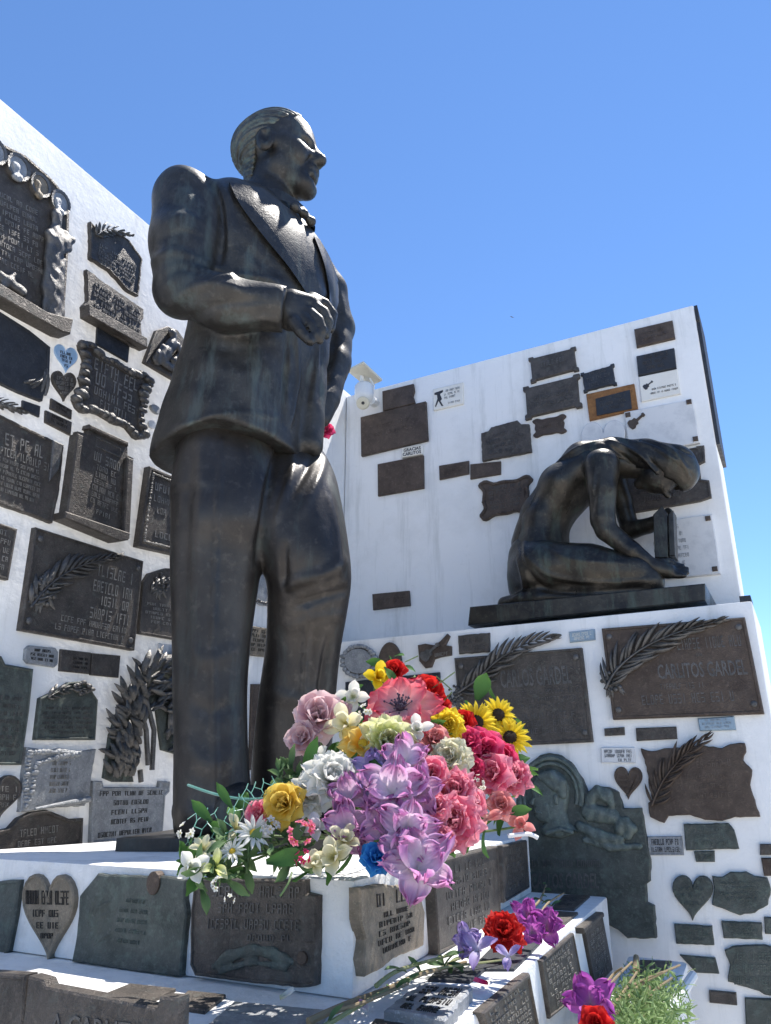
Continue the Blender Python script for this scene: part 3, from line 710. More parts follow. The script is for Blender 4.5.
# hair: a thicker shell over the back and top of the skull with combed grooves
hb = Clay(hp(-.05, 0, .1) - .32, hp(-.05, 0, .1) + .32, .0045)
hb.ell(hp(-.062, 0, .178), np.array((.384, .292, .328)) * HH, .01, 'add', HM); hb.ell(hp(-.12, 0, -.12), np.array((.215, .198, .33)) * HH, .03, 'add', HM)
Xh = hb.ax[0][:, None, None] - Hc[0]; Yh = hb.ax[1][None, :, None] - Hc[1]; Zh = hb.ax[2][None, None, :] - Hc[2]
lx = (Xh * Hf[0] + Yh * Hf[1] + Zh * Hf[2]) / HH; ly = (Xh * Hs[0] + Yh * Hs[1] + Zh * Hs[2]) / HH; lz = (Xh * Hu[0] + Yh * Hu[1] + Zh * Hu[2]) / HH
line = np.interp(lz, [-.42, -.30, -.12, .08, .12, .22, .30, .40, .6], [-.24, -.22, -.17, -.11, .04, .14, .24, .25, .2])
hb.f = np.maximum(hb.f, ((lx - line) * HH * .8).astype(np.float32)); hb.f = np.maximum(hb.f, ((-.40 - lz) * HH * .5).astype(np.float32))
v, F = hb.mesh(1); nr = normals(v, F); q = (v - Hc) @ HM.T / HH; an = np.arctan2(q[:, 2] - .1, -q[:, 0] + .1)
th_ = np.arctan2(q[:, 1], q[:, 2] + .05); v = v + nr * ((np.sin(th_ * 58 + np.sin(q[:, 0] * 8) * 1.5) * .8 + np.sin(th_ * 27 + q[:, 0] * 9)) * .0022)[:, None]
clay_obj('hair', v, F, M_hair, statue)
# collar and bow tie
m = MB(); cpt = hp(.02, 0, -.60); 
vs = []; n_ = 28
for i in range(n_):
    t = -pi * .82 + 2 * pi * .82 * i / (n_ - 1); r_ = .098
    for dz, rr in ((-.03, 1.12), (.028 - .03 * max(0, cos(t)), 1.0), (.026 - .03 * max(0, cos(t)), .93)):
        p = cpt + Hf * (-cos(t) * r_ * rr * -1) + Hs * (sin(t) * r_ * rr) + np.array([0, 0, dz + .0 - .035 * cos(t)])
        vs.append(p)
m.add(vs, [(i * 3 + j, (i + 1) * 3 + j, (i + 1) * 3 + j + 1, i * 3 + j + 1) for i in range(n_ - 1) for j in (0, 1)])
m.build('shirt_collar', M_statue, statue, True)
bt = Clay(MP(302, 212, -.06) - .14, MP(302, 212, -.06) + .14, .005); b0 = MP(303, 214, -.075)
bt.cone(b0, b0 + Fd * .005, .016, .016, .004)
for s_ in (1, -1):
    bt.cone(b0 + Sd * .008 * s_, b0 + Sd * .042 * s_ + np.array([0, 0, -.002]), .007, .019, .006, sc=(1, 1, 1))
v, F = bt.mesh(1); clay_obj('bow_tie', v, F, M_statue, statue)
m = MB(); ball(m, MP(306, 336, -.22), .014); m.build('button', M_statue, statue, True)

# ============================================================ KNEELING WOMAN
DU = BB + .24
Rw = np.array([[V.x, V.y, 0], [U.x, U.y, 0], [0, 0, 1.]])      # world -> (v,u,z)
def WP(x, y, du=0.):
    r = ray(x, y); t = (DU + du) / r.dot(U); p = r * t; return np.array((p.dot(V), p.dot(U), p.z))
def WR(x, y, r): rr = ray(x, y); return DU / rr.dot(U) / FPX * r
woman = thing('bronze_statue', (Vector((0, 0, 0)) + V * WP(600, 600)[0] + U * DU + Z * LEDGE), 'dark bronze kneeling woman with a draped veil bowing over a book on the white ledge', 'statue')
def wmesh(cl, name, mat, folds=(), sm=1, wob=.0015):
    v, F = cl.mesh(sm); v = v @ Rw; F = F[:, ::-1] if np.linalg.det(Rw) < 0 else F
    nr = normals(v, F); bw = bvh_of(v, F)
    for p, a, b in folds: v = fold(v, nr, bw, p, a, b)
    v = v + nr * (np.sin(v[:, 0] * 41 + v[:, 2] * 27) * np.sin(v[:, 1] * 33 + v[:, 2] * 19) * wob)[:, None]
    return clay_obj(name, v, F, mat, woman)
lo = WP(480, 620); hi = WP(715, 425)
box_lo = (lo[0] - .05, DU - .32, lo[2] - .05); box_hi = (hi[0] + .05, DU + .32, hi[2] + .1)
def wc(cl, pts, k=.02, **kw):
    for a, b in zip(pts[:-1], pts[1:]): cl.cone(WP(*a[:3]), WP(*b[:3]), WR(a[0], a[1], a[3]), WR(b[0], b[1], b[3]), k, **kw)
SD = dict(sc=(1, 1.45, 1))
cw = Clay(box_lo, box_hi, .008)
wc(cw, [(543, 556, 0, 27), (545, 525, 0, 21), (565, 490, 0, 24), (592, 470, 0, 22)], .03, **SD)
wc(cw, [(596, 462, 0, 19), (640, 466, 0, 12), (658, 468, 0, 14)], .02)
wc(cw, [(665, 470, 0, 21), (658, 478, 0, 17)], .01); wc(cw, [(648, 482, 0, 8), (640, 484, 0, 6)], .008)   # skull, face, chin
wc(cw, [(664, 490, 0, 5), (668, 496, 0, 3)], .005)                                                      # nose
wc(cw, [(602, 466, -.13, 17), (602, 490, -.15, 13.5), (603, 520, -.15, 11.5), (606, 530, -.15, 10.5)], .012)   # near arm
wc(cw, [(606, 530, -.15, 10.5), (632, 551, -.14, 9), (655, 567, -.12, 6.2)], .008)
wc(cw, [(612, 470, .14, 14), (622, 500, .15, 10.5), (630, 528, .15, 9.5)], .012); wc(cw, [(630, 530, .15, 10.5), (648, 526, .12, 8), (662, 519, .09, 6)], .008)
# near hand
wc(cw, [(655, 567, -.12, 8), (668, 571, -.115, 8)], .006)
for i, (x, y) in enumerate(((684, 576), (687, 573), (686, 569), (682, 566))):
    wc(cw, [(669, 574 - i * 3, -.12 + .012 * i, 4.2), (678, 575.5 - i * 3, -.12 + .012 * i, 3.6), (x, y, -.12 + .012 * i, 2.8)], .003)
wc(cw, [(660, 562, -.11, 4.2), (668, 561, -.10, 3.4), (674, 563, -.095, 2.8)], .003)
# far hand over the top of the book
for i in range(4): wc(cw, [(660, 518, .07 + .012 * i, 4), (668, 511, .05 + .012 * i, 3.4), (674, 517 + i, .03 + .012 * i, 2.8)], .003)
wmesh(cw, 'body', M_woman, [([(598, 470), (595, 492), (592, 515)], .01, -.006)])
cl = Clay(box_lo, box_hi, .008)
for du in (-.11, .11):
    wc(cl, [(540, 566, du, 25), (590, 568, du, 23), (635, 573, du, 17.5), (650, 579, du, 13)], .02)
    wc(cl, [(650, 584, du, 13), (600, 592, du, 14), (540, 598, du, 11), (505, 604, du, 7)], .015)
wc(cl, [(535, 560, 0, 25), (533, 578, 0, 24), (525, 592, 0, 14)], .03, **SD); wc(cl, [(640, 578, 0, 15), (560, 580, 0, 20)], .03, **SD)
cl.f = np.maximum(cl.f, WP(570, 611)[2] - cl.ax[2][None, None, :] + 0)
wmesh(cl, 'skirt', M_woman, [([(520, 545), (530, 575), (560, 592), (640, 588)], .012, -.010), ([(525, 555), (550, 575), (600, 582), (650, 580)], .012, .009), ([(545, 545), (575, 560), (640, 562)], .012, .006), ([(518, 560), (524, 590), (505, 603)], .010, .010),
      ([(530, 520), (524, 550), (530, 590)], .012, .008), ([(560, 596), (600, 598), (655, 590)], .008, .006)], 1)
cv = Clay(box_lo, box_hi, .007)
wc(cv, [(674, 466, 0, 21.5), (645, 458, 0, 18), (612, 453, 0, 14)], .02, sc=(1, 1.15, 1)); wc(cv, [(680, 474, 0, 18), (668, 468, 0, 20)], .02); wc(cv, [(684, 482, 0, 10), (676, 488, 0, 7)], .01)
wc(cv, [(612, 457, 0, 18), (585, 463, 0, 19), (560, 487, 0, 18), (540, 515, 0, 17), (528, 545, 0, 16)], .02, sc=(1, 1.5, 1))
# open the hood towards the face (below) and keep only a shell along the back
cut = Clay(box_lo, box_hi, .007)
wc(cut, [(664, 492, 0, 17), (648, 484, 0, 16), (625, 476, 0, 12), (612, 474, 0, 14)], .01, sc=(1, 1.0, 1)); wc(cut, [(612, 478, 0, 20), (580, 490, 0, 24), (560, 520, 0, 26), (556, 560, 0, 32)], .02, sc=(1, 1.7, 1))
cv.f = np.maximum(cv.f, -cut.f)
wmesh(cv, 'veil', M_woman, [([(610, 440), (640, 455), (665, 480), (680, 492)], .008, .012), ([(605, 442), (630, 462), (655, 484)], .008, -.010), ([(618, 438), (655, 448), (690, 470)], .008, .008), ([(630, 436), (665, 442), (697, 458)], .007, -.010), ([(622, 446), (655, 466), (672, 488)], .006, -.010), ([(640, 440), (672, 450), (690, 478)], .006, .010),
      ([(600, 440), (570, 452), (545, 480), (524, 520)], .008, .008)], 1)
m = MB(); pb = Plane(uvz(DU - .06, 0, 0), -U, V)
plate(m, pb, [pb.ab(*p) for p in ((655, 558), (653, 515), (662, 506), (667, 513), (668, 558))], .004, .003, h0=-.09)
bk = m.build('book', M_woman, woman, True)
m = MB(); plate(m, pb, [pb.ab(*p) for p in ((669, 556), (668, 514), (673, 510), (675, 556))], .0, .003, h0=-.085); m.build('page_block', M_woman, bk, True)
m = MB(); ps = Plane(uvz(BB + .035, 0, 0), -U, V); plate(m, ps, [ps.ab(*p) for p in ((468, 625.5), (470, 607), (705, 583.5), (705.5, 601))], .004, .004, h0=-.41); m.build('base_slab', M_woman, woman)
# ============================================================ PLAQUES
def q_ab(pl, q, h): return [pl.ab(x, y, h) for x, y in q]
def centre_of(pl, pts): 
    a = [pl.ab(*p) for p in pts]; a0 = sum(x[0] for x in a) / len(a); b0 = min(x[1] for x in a); return pl.w(a0, b0, 0)
def plaque(name, pl, q, label, mat, shape='rect', t=.018, rim=0, rec=.003, lines=None, lm=None, cat='plaque', group=None, poly=None, rough_=0, studs=0, extra=None, tq=None, part='plate', sm=False, rm=None):
    """q: pixel quad TL,TR,BR,BL; poly: optional pixel outline"""
    Q = q_ab(pl, q, t)
    if poly: P = [pl.ab(x, y, t) for x, y in poly]
    else: P = [bil(Q, *c) for c in unit_shape(shape)]
    if area2(P) < 0: P = P[::-1]
    if rough_: P = rough_poly(P, .012, rough_)
    simple = not (lines or studs or extra)
    mb = MB(); plate(mb, pl, P, t, min(.003, t * .25), rim, rec)
    if simple:
        return tag(mb.build(name, mat, None, True, 30, origin=centre_of(pl, q)), label, cat, group)
    root = thing(name, centre_of(pl, q), label, cat, group)
    mb.build(part, mat, root, True, 30)
    top = t - (rec if rim else 0)
    if lines:
        lb = MB(); lettering(lb, pl, q_ab(pl, tq, t) if tq else Q, lines, top - .0004, .0022); 
        if lb.v: lb.build('lettering', lm or M_let, root)
    if studs:
        for s_, t_ in ((.05, .1), (.95, .1), (.95, .9), (.05, .9))[:studs]:
            sb = MB(); a, b = bil(Q, s_, t_); r_ = .035 * math.dist(Q[0], Q[3])
            n = 8; vs = [pl.w(a + r_ * cos(2 * pi * k / n + .39), b + r_ * sin(2 * pi * k / n + .39), top - .001) for k in range(n)] + [pl.w(a + r_ * .9 * cos(2 * pi * k / n + .39), b + r_ * .9 * sin(2 * pi * k / n + .39), top + .004) for k in range(n)] + [pl.w(a, b, top + .009)]
            sb.add(vs, [(k, (k + 1) % n, n + (k + 1) % n, n + k) for k in range(n)] + [(n + k, n + (k + 1) % n, 2 * n) for k in range(n)])
            sb.build('stud', rm or M_relief, root, True, 30)
    if extra: extra(root, pl, Q, P, t, top)
    return root
AL = autolines
def beads(root, pl, P, t, r0, r1, mat=None, name='moulded_frame', step=.8, ins=.0):
    mb = MB(); P = inset(P, ins); d = 0; n = len(P)
    for i in range(n):
        a, b = P[i], P[(i + 1) % n]; L_ = math.dist(a, b)
        while d < L_:
            f = d / L_; r = random.uniform(r0, r1); c = (a[0] + (b[0] - a[0]) * f, a[1] + (b[1] - a[1]) * f)
            M_ = Matrix((pl.e1, pl.e2, pl.n)).transposed()
            ball(mb, pl.w(c[0], c[1], t), r, M_, 8, 5, (random.uniform(.8, 1.5), random.uniform(.6, 1), .75)); d += r * 2 * step
        d -= L_
    mb.build(name, mat or M_relief, root, True, 180)
def palm_extra(path, lpx, n, base=None, rise=.012, mat=None):
    def f(root, pl, Q, P, t, top):
        mb = MB(); palm(mb, pl, path, lpx, n, top, rise); mb.build('palm_branch', mat or M_relief, root, True, 180)
        if base:
            rb = MB(); x, y, r = base; M_ = Matrix((pl.e1, pl.e2, pl.n)).transposed(); mp = pl.mpp(x, y)
            for k in range(26):
                an = random.uniform(0, 2 * pi); rr = sqrt(random.random()) * r * mp; a, b = pl.ab(x, y, top)
                ball(rb, pl.w(a + rr * cos(an), b + rr * sin(an) * 1.2, top + .006), random.uniform(.14, .26) * r * mp, M_, 8, 6, (1, 1, .9))
            for k in range(6): a, b = pl.ab(x, y, top); leaf(rb, pl, a, b, -1.6 + random.uniform(-1, 1), r * mp * 1.8, r * mp * .5, top, .01, random.uniform(-.6, .6))
            rb.build('flower_cluster', mat or M_relief, root, True, 180)
    return f
def relief_clay(root, name, pl, chains, vox, mat, h0, k=.006, hs=.55, subs=(), sm=1, wob=.0016):
    """low relief: pixel chains (x, y, radius px, lift px) grown on a plane"""
    M_ = np.array([list(pl.e1), list(pl.e2), list(pl.n)])
    pts = [(pl.ab(c[0], c[1], h0), pl.mpp(c[0], c[1])) for ch_ in list(chains) + list(subs) for c in ch_]
    rr = max(c[2] for ch_ in list(chains) for c in ch_) * pts[0][1] + .01
    a0 = min(p[0][0] for p in pts) - rr; a1 = max(p[0][0] for p in pts) + rr; b0 = min(p[0][1] for p in pts) - rr; b1 = max(p[0][1] for p in pts) + rr
    cl = Clay((a0, b0, h0 - .012), (a1, b1, h0 + rr * hs + .06), vox)
    for lst, mode in ((chains, 'add'), (subs, 'sub')):
        for ch_ in lst:
            c2 = list(ch_) if len(ch_) > 1 else [ch_[0], ch_[0]]
            for p, q in zip(c2[:-1], c2[1:]):
                mp = pl.mpp(p[0], p[1]); A = pl.ab(p[0], p[1], h0); Bq = pl.ab(q[0], q[1], h0)
                cl.cone((A[0], A[1], h0 + (p[3] if len(p) > 3 else 0) * mp), (Bq[0] + 1e-5, Bq[1], h0 + (q[3] if len(q) > 3 else 0) * mp), p[2] * mp, q[2] * mp, k, mode, None, (1, 1, hs))
    cl.f = np.maximum(cl.f, (h0 - .006) - cl.ax[2][None, None, :])
    v, F = cl.mesh(sm); nn_ = normals(v, F); v = v + nn_ * (np.sin(v[:, 0] * 190 + np.sin(v[:, 1] * 40) * 2) * .6 + np.sin(v[:, 1] * 130 + v[:, 0] * 60) * .5)[:, None] * wob; v = np.array(pl.o)[None] + v @ M_
    return clay_obj(name, v, F, mat, root)
L = P_left; R = P_up; K = P_blk
gL = 'bronze plaques covering the left wall'; gR = 'plaques on the back wall'; gK = 'plaques on the block below the kneeling figure'; gT = 'plaques fixed to the tomb'
# ---------------------------------------------------------------- left wall
def memorial(root, pl, Q, P, t, top):
    for (x, y, r, mt) in ((-6, 152, 12, M_silver), (17, 168, 12.5, M_silver), (39, 186, 11, M_gold), (59, 203, 11, M_silver)):
        mb = MB(); a, b = pl.ab(x, y, t); rr = r * pl.mpp(x, y)
        ring_ = [pl.w(a + rr * cos(2 * pi * k / 40) * (1 + (k % 2) * .05), b + rr * 1.15 * sin(2 * pi * k / 40) * (1 + (k % 2) * .05), t + .012) for k in range(40)]
        base = [pl.w(a + rr * 1.05 * cos(2 * pi * k / 40), b + rr * 1.2 * sin(2 * pi * k / 40), t - .004) for k in range(40)]
        inn = [pl.w(a + rr * .78 * cos(2 * pi * k / 40), b + rr * .9 * sin(2 * pi * k / 40), t + .010) for k in range(40)]
        mb.add(base + ring_ + inn, [(k, (k + 1) % 40, 40 + (k + 1) % 40, 40 + k) for k in range(40)] + [(40 + k, 40 + (k + 1) % 40, 80 + (k + 1) % 40, 80 + k) for k in range(40)])
        o = mb.build('medallion', M_relief, root, True, 40)
        mb = MB(); mb.add([pl.w(a + rr * .79 * cos(2 * pi * k / 40), b + rr * .91 * sin(2 * pi * k / 40), t + .008) for k in range(40)], [tuple(range(40))]); mb.build('medallion_face', mt, o)
        relief_clay(o, 'portrait_relief', pl, [[(x - 1, y - 2, r * .38), (x - 1, y + 3, r * .26)], [(x - 1, y + 5, r * .25), (x, y + 8, r * .5)]], .0035, mt, t + .008, .004, .5)
    relief_clay(root, 'figure_relief', pl, [[(54, 216, 6.5, 4), (54, 222, 5, 4)], [(54, 226, 5, 3), (53, 240, 10, 3), (50, 262, 8, 3), (50, 290, 11, 2), (52, 318, 12, 1)], [(46, 236, 5, 5), (56, 246, 4.5, 6), (68, 242, 4, 6)], [(62, 236, 5, 4), (64, 250, 4, 5), (52, 254, 3.5, 6)],
        [(60, 262, 4, 4), (57, 290, 3.5, 5), (58, 325, 3.5, 4)], [(46, 262, 3, 5), (44, 290, 3, 5), (42, 318, 4, 4)], [(52, 275, 2.5, 7), (50, 320, 3, 6)], [(8, 283, 5, 2), (20, 292, 5, 3), (-2, 276, 5, 2)], [(12, 276, 3.5, 3), (2, 286, 4, 3)]], .005, M_relief, t, .008, .6)
    m = MB(); pp = [pl.ab(x, y, t) for x, y in ((-35, 270), (-2, 290), (40, 315), (66, 322), (63, 337), (55, 335), (20, 316), (-35, 284))]; plate(m, pl, pp, .06, .004); m.build('ledge', M_br, root, True, 30)
plaque('memorial_plaque', L, ((-30, 165), (50, 205), (48, 300), (-30, 262)), 'large bronze memorial with round portraits along its top and a draped figure relief', M_br, t=.022,
       poly=[(-40, 120), (0, 142), (26, 155), (52, 178), (70, 200), (69, 250), (64, 325), (0, 290), (-40, 268)], lines=AL(9, 22, .06, .88, .12), extra=memorial, group=gL, rim=.008)
def frond(path, lp, n): return palm_extra(path, lp, n)
plaque('bronze_plaque', L, ((97, 240), (140, 266), (137, 290), (97, 262)), 'small jagged bronze plaque with a palm spray on top, uppermost beside the statue', M_br, poly=[(91, 221), (100, 232), (118, 232), (130, 240), (143, 259), (139, 296), (128, 290), (110, 270), (91, 258)], rough_=.002, lines=AL(6, 14, .04, .95, .05), extra=palm_extra([(95, 236), (108, 230), (131, 236)], 13, 8), group=gL, rim=.004)
plaque('bronze_plaque', L, ((92, 278), (144, 312), (143, 340), (90, 310)), 'scroll shaped bronze plaque with projecting lower ledge below the small palm spray plaque', M_br, poly=[(87, 269), (95, 274), (100, 279), (144, 309), (144, 318), (141, 322), (144, 349), (130, 345), (84, 315), (83, 306), (88, 300)], rough_=.0015, lines=AL(5, 18, .04, .95, .1), group=gL, extra=lambda root, pl, Q, P, t, top: (lambda m: (plate(m, pl, [pl.ab(*p, .02) for p in ((84, 306), (143, 340), (143, 350), (84, 317))], .045, .003), m.build('ledge', M_br, root, True, 30)))(MB()))
plaque('bronze_plaque', L, ((98, 327), (130, 346.5), (128.5, 362), (97, 344)), 'plain dark plaque tucked between the ledged scroll plaque and the ornate frame', M_dkblue, t=.01, group=gL)
def seated(root, pl, Q, P, t, top):
    relief_clay(root, 'figure_relief', pl, [[(170, 334, 5, 3), (171, 338, 4, 3)], [(170, 344, 6, 3), (163, 355, 7, 2), (156, 360, 6, 1)], [(174, 346, 3, 5), (178, 356, 3.5, 4), (170, 362, 3, 4)], [(160, 348, 3, 4), (155, 355, 3, 4)], [(180, 350, 4, 2), (180, 366, 5, 1)], [(163, 364, 4, 2), (174, 370, 4, 2)]], .004, M_relief, t, .005, .7)
plaque('bronze_plaque', L, ((152, 335), (190, 352), (186, 385), (146, 362)), 'small bronze relief of a seated figure on a ledge, beside the statue jacket', M_br, poly=[(157, 330), (168, 326), (178, 330), (192, 350), (190, 388), (172, 378), (145, 362), (147, 356)], extra=seated, group=gL)
def drape(root, pl, Q, P, t, top):
    mb = MB(); [leaf(mb, pl, *pl.ab(x, y, t), a_, l_ * pl.mpp(x, y), 5 * pl.mpp(x, y), top, .012, .5) for x, y, a_, l_ in ((32, 388, .9, 22), (30, 384, .6, 20), (42, 392, 1.4, 26), (46, 396, 1.5, 30), (24, 382, .5, 16))]
    mb.build('ribbon_relief', M_relief, root, True, 180)
plaque('bronze_plaque', L, ((-25, 320), (44, 352), (40, 388), (-25, 356)), 'wide dark smooth bronze plaque directly under the figure memorial', M_dkblue, poly=[(-30, 296), (0, 311), (30, 330), (51, 347), (50, 372), (43, 401), (20, 392), (-30, 368)], extra=drape, group=gL, rim=.006)
def heartpoly(cx, cy, wx, hy, sk=0, n=36):
    o = []
    for x, y in heart_curve(): o.append((cx + x / 33 * wx + 0, cy - (y + 2.4) / 29.2 * hy + sk * x / 33))
    return o
def heart(pl, cx, cy, wx, hy, sk, label, mat, lines, lm=None, t=.012, rim=.003, group=gL, rough_=0, name='heart_plaque'):
    q = ((cx - wx / 2, cy - hy / 2 - sk / 2), (cx + wx / 2, cy - hy / 2 + sk / 2), (cx + wx / 2, cy + hy / 2 + sk / 2), (cx - wx / 2, cy + hy / 2 - sk / 2))
    return plaque(name, pl, q, label, mat, t=t, poly=heartpoly(cx, cy, wx, hy, sk), lines=lines, lm=lm, rim=rim, rec=.002, group=group, rough_=rough_)
heart(L, 66.5, 359, 24, 27, 7, 'pale blue enamel heart sign with dark writing, above the round dark heart', M_lightblue, [(.66, .76, .25, .7, 6), (.52, .62, .25, .75, 7), (.38, .48, .3, .7, 6), (.2, .3, .42, .56, 2)], M_ink, .006, .0015)
heart(L, 65, 386, 25, 30, 4, 'small rounded dark bronze heart plaque just below the blue heart', M_br, [(.68, .8, .18, .82, 8), (.52, .64, .15, .85, 10), (.36, .48, .22, .78, 8), (.22, .32, .32, .66, 5)])
plaque('bronze_plaque', L, ((52, 398), (72.6, 410), (72, 419), (51, 408.5)), 'tiny dark plaque directly under the rounded dark heart', M_br, t=.01, lines=AL(2, 9, .1, .85, .15), lm=M_letd, group=gL)
plaque('bronze_plaque', L, ((46.7, 410), (72.6, 422), (71.3, 435), (46.2, 422)), 'small dark plaque, lower of the two under the rounded heart', M_br, t=.012, lines=AL(2, 11, .1, .85, .15), lm=M_letd, group=gL)
plaque('bronze_plaque', L, ((23.3, 400), (41, 406), (40, 417), (23, 409)), 'tiny dark blank plaque left of the pair under the rounded heart', M_dkblue, t=.01, group=gL)
def ornate(root, pl, Q, P, t, top): beads(root, pl, P, t - .004, .012, .024, None, 'moulded_frame', .7, .010)
plaque('framed_plaque', L, ((85.6, 342), (150.5, 378), (144, 437.5), (78.6, 405)), 'bronze plaque in an ornate scrolled frame with tall raised letters', M_br, 'scroll', t=.022, lines=[(.68, .86, .16, .84, 9), (.46, .66, .2, .86, 8), (.3, .42, .2, .84, 10), (.14, .26, .3, .72, 8)], extra=ornate, rim=.022, rec=.006, group=gL)
def big_left(root, pl, Q, P, t, top):
    mb = MB(); palm(mb, pl, [(-12, 400), (5, 405), (24, 413)], 13, 8, top, .014); mb.build('palm_branch', M_relief, root, True, 180)
    m = MB(); plate(m, pl, [pl.ab(*p, t) for p in ((52, 440), (62, 445), (58, 470), (48, 482))], .026, .004); m.build('corner_scroll', M_relief, root, True, 30)
plaque('bronze_plaque', L, ((-20, 420), (60, 450), (52, 515), (-20, 490)), 'large crowded bronze plaque with palm leaf at its top left, at the frame edge', M_br, poly=[(-30, 396), (0, 414), (20, 424), (64.3, 445), (60, 490), (53, 523), (30, 514), (-30, 494)], rough_=.001, lines=[(.78, .96, .3, .8, 8), (.62, .74, .25, .9, 16)] + AL(6, 26, .2, .58, .06), extra=big_left, group=gL, rim=.006)
def columns(root, pl, Q, P, t, top):
    for q_, tt in ((((78, 433), (84, 436), (74, 517), (67, 514)), .04), (((128, 457), (134, 459), (129, 537), (124, 536)), .04), (((66, 511), (131, 533), (129, 540), (120, 541), (65, 518)), .055), (((90, 424), (129, 442), (129, 446), (89, 428)), .035)):
        m = MB(); plate(m, pl, [pl.ab(*p, tt) for p in q_], tt, .004); m.build('pilaster', M_br, root, True, 30)
    m = MB(); beads(root, pl, [pl.ab(*p, t) for p in ((97, 437), (121, 449), (120, 457), (96, 446))], t, .003, .005, None, 'meander_border', .9)
plaque('bronze_plaque', L, ((88, 426), (128, 445), (124, 535), (74, 514)), 'tall bronze plaque flanked by little columns with a ledge below', M_br, poly=[(78, 431), (88, 434), (89.5, 424.5), (128, 442.7), (128, 455), (134, 458), (130, 538.6), (65, 515)], t=.024, lines=[(.66, .76, .22, .84, 7), (.57, .63, .3, .76, 7), (.49, .55, .3, .76, 8), (.42, .47, .28, .8, 9), (.34, .4, .26, .84, 12), (.27, .32, .26, .84, 12), (.2, .25, .26, .84, 12), (.1, .15, .4, .7, 5)], extra=columns, group=gL)
def arcs(root, pl, Q, P, t, top): beads(root, pl, P, t, .003, .006, M_let, 'twisted_border', .9, .022)
plaque('framed_plaque', L, ((150, 466), (187, 482), (187, 557), (139, 546)), 'dark framed bronze plaque with a bead border, partly hidden behind the statue leg', M_br, t=.03, lines=[(.74, .84, .2, .9, 7), (.6, .68, .2, .9, 8), (.46, .54, .3, .9, 8), (.16, .24, .3, .9, 6)], extra=arcs, rim=.008, rec=.006, group=gL)
plaque('bronze_plaque', L, ((-25, 514), (18, 529), (9, 580), (-25, 573)), 'small dark plaque with figures cut off by the left edge of the photo', M_br, lines=AL(5, 9, .1), group=gL, rim=.004)
plaque('palm_plaque', L, ((36, 527), (144, 561), (135, 650.5), (21, 630)), 'big bronze plaque on the left wall crossed by a feathery palm branch', M_br, t=.022, tq=((36, 527), (144, 561), (135, 650.5), (21, 630)), lines=[(.70, .82, .56, .92, 9), (.53, .65, .54, .92, 11), (.40, .50, .62, .90, 8), (.25, .36, .54, .92, 11), (.16, .22, .3, .9, 22), (.07, .13, .26, .88, 24)],
       extra=palm_extra([(28, 608), (44, 588), (66, 572), (92, 562), (118, 556)], 26, 15, (44, 590, 13), .016), rim=.004, studs=4, group=gL)
plaque('bronze_plaque', L, ((144, 580), (190, 585), (190, 642), (140, 633.6)), 'round topped bronze plaque with clustered flowers, half behind the trouser leg', M_br, poly=[(140, 633.6), (144, 582), (150, 573), (166, 568), (190, 570), (190, 642)], lines=AL(5, 14, .08, .6, .2), extra=palm_extra([(150, 590), (160, 582), (178, 578)], 9, 6, (160, 584, 9)), group=gL, rim=.004)
plaque('bronze_plaque', L, ((26, 645), (59, 648), (58, 668), (24.6, 663)), 'small grey plaque with cut corners, below the palm plaque at left', M_silver, 'oct', t=.01, lines=AL(3, 14, .15, .85, .15), lm=M_letd, group=gL)
plaque('bronze_plaque', L, ((61.5, 649), (91.5, 652.5), (90, 674), (60, 671)), 'small dark plaque with a faint figure, middle of the three below the palm plaque', M_br, t=.01, lines=[(.6, .7, .4, .9, 9), (.4, .5, .4, .9, 9), (.2, .3, .4, .9, 9)], lm=M_letd, group=gL)
plaque('bronze_plaque', L, ((92.6, 653), (121, 655.6), (119, 677.7), (91, 675)), 'small blank dark plaque, rightmost of the three below the palm plaque', M_br, t=.01, group=gL)
plaque('bronze_plaque', L, ((-14, 664), (34, 671), (22, 764), (-18, 764)), 'greenish plaque with folded corner cut off by the left photo edge', M_green, poly=[(-20, 656), (2, 656), (6, 664), (34, 669), (30, 710), (22, 765), (-20, 765)], lines=AL(8, 16, .1, .7, .05, .5), lm=M_relief, group=gL, rim=.003)
def spray(root, pl, Q, P, t, top):
    mb = MB(); palm(mb, pl, [(46, 698), (62, 690), (88, 690)], 12, 7, top, .012); mb.build('leaf_relief', M_relief, root, True, 180)
    beads(root, pl, [pl.ab(*p, t) for p in ((74, 686), (84, 682), (92, 690), (80, 694))], t + .004, .006, .011, None, 'flower_cluster', .8)
plaque('bronze_plaque', L, ((41, 700), (98.6, 700), (96, 740), (36, 740)), 'green bronze plaque topped by a leafy flower spray', M_green, poly=[(36, 740), (41, 698), (58, 690), (70, 682), (84, 681), (92, 690), (98.6, 700), (96, 740)], lines=AL(6, 20, .08, .82, .1, .5), lm=M_relief, extra=spray, group=gL, rim=.003)
plaque('flower_plaque', L, ((27, 748), (96.5, 749), (88, 806), (20.6, 809)), 'pale grey metal plaque with blossoms down its left side', M_silver, poly=[(27, 747), (48, 750), (60, 748), (78, 751), (96.5, 749), (92, 775), (90, 798), (85, 806), (50, 808), (20.6, 812), (24, 780)], rough_=.0015,
       lines=AL(5, 13, .36, .78, .2), lm=M_let, extra=lambda root, pl, Q, P, t, top: (beads(root, pl, [pl.ab(*p, t) for p in ((30, 752), (60, 752), (80, 754), (60, 756), (36, 764), (32, 790), (26, 806), (26, 780))], t, .006, .012, M_silver, 'blossom_relief', .7)), group=gL)
m = MB(); tube(m, [L.w(*L.ab(x, y, .03), .035) for x, y in ((34, 809), (60, 804), (84, 800), (88, 799))], [.004, .006, .009, .010], 10); tag(m.build('metal_rod', M_silver, None, True), 'short pale metal rod fixed under the blossom plaque', 'rod')
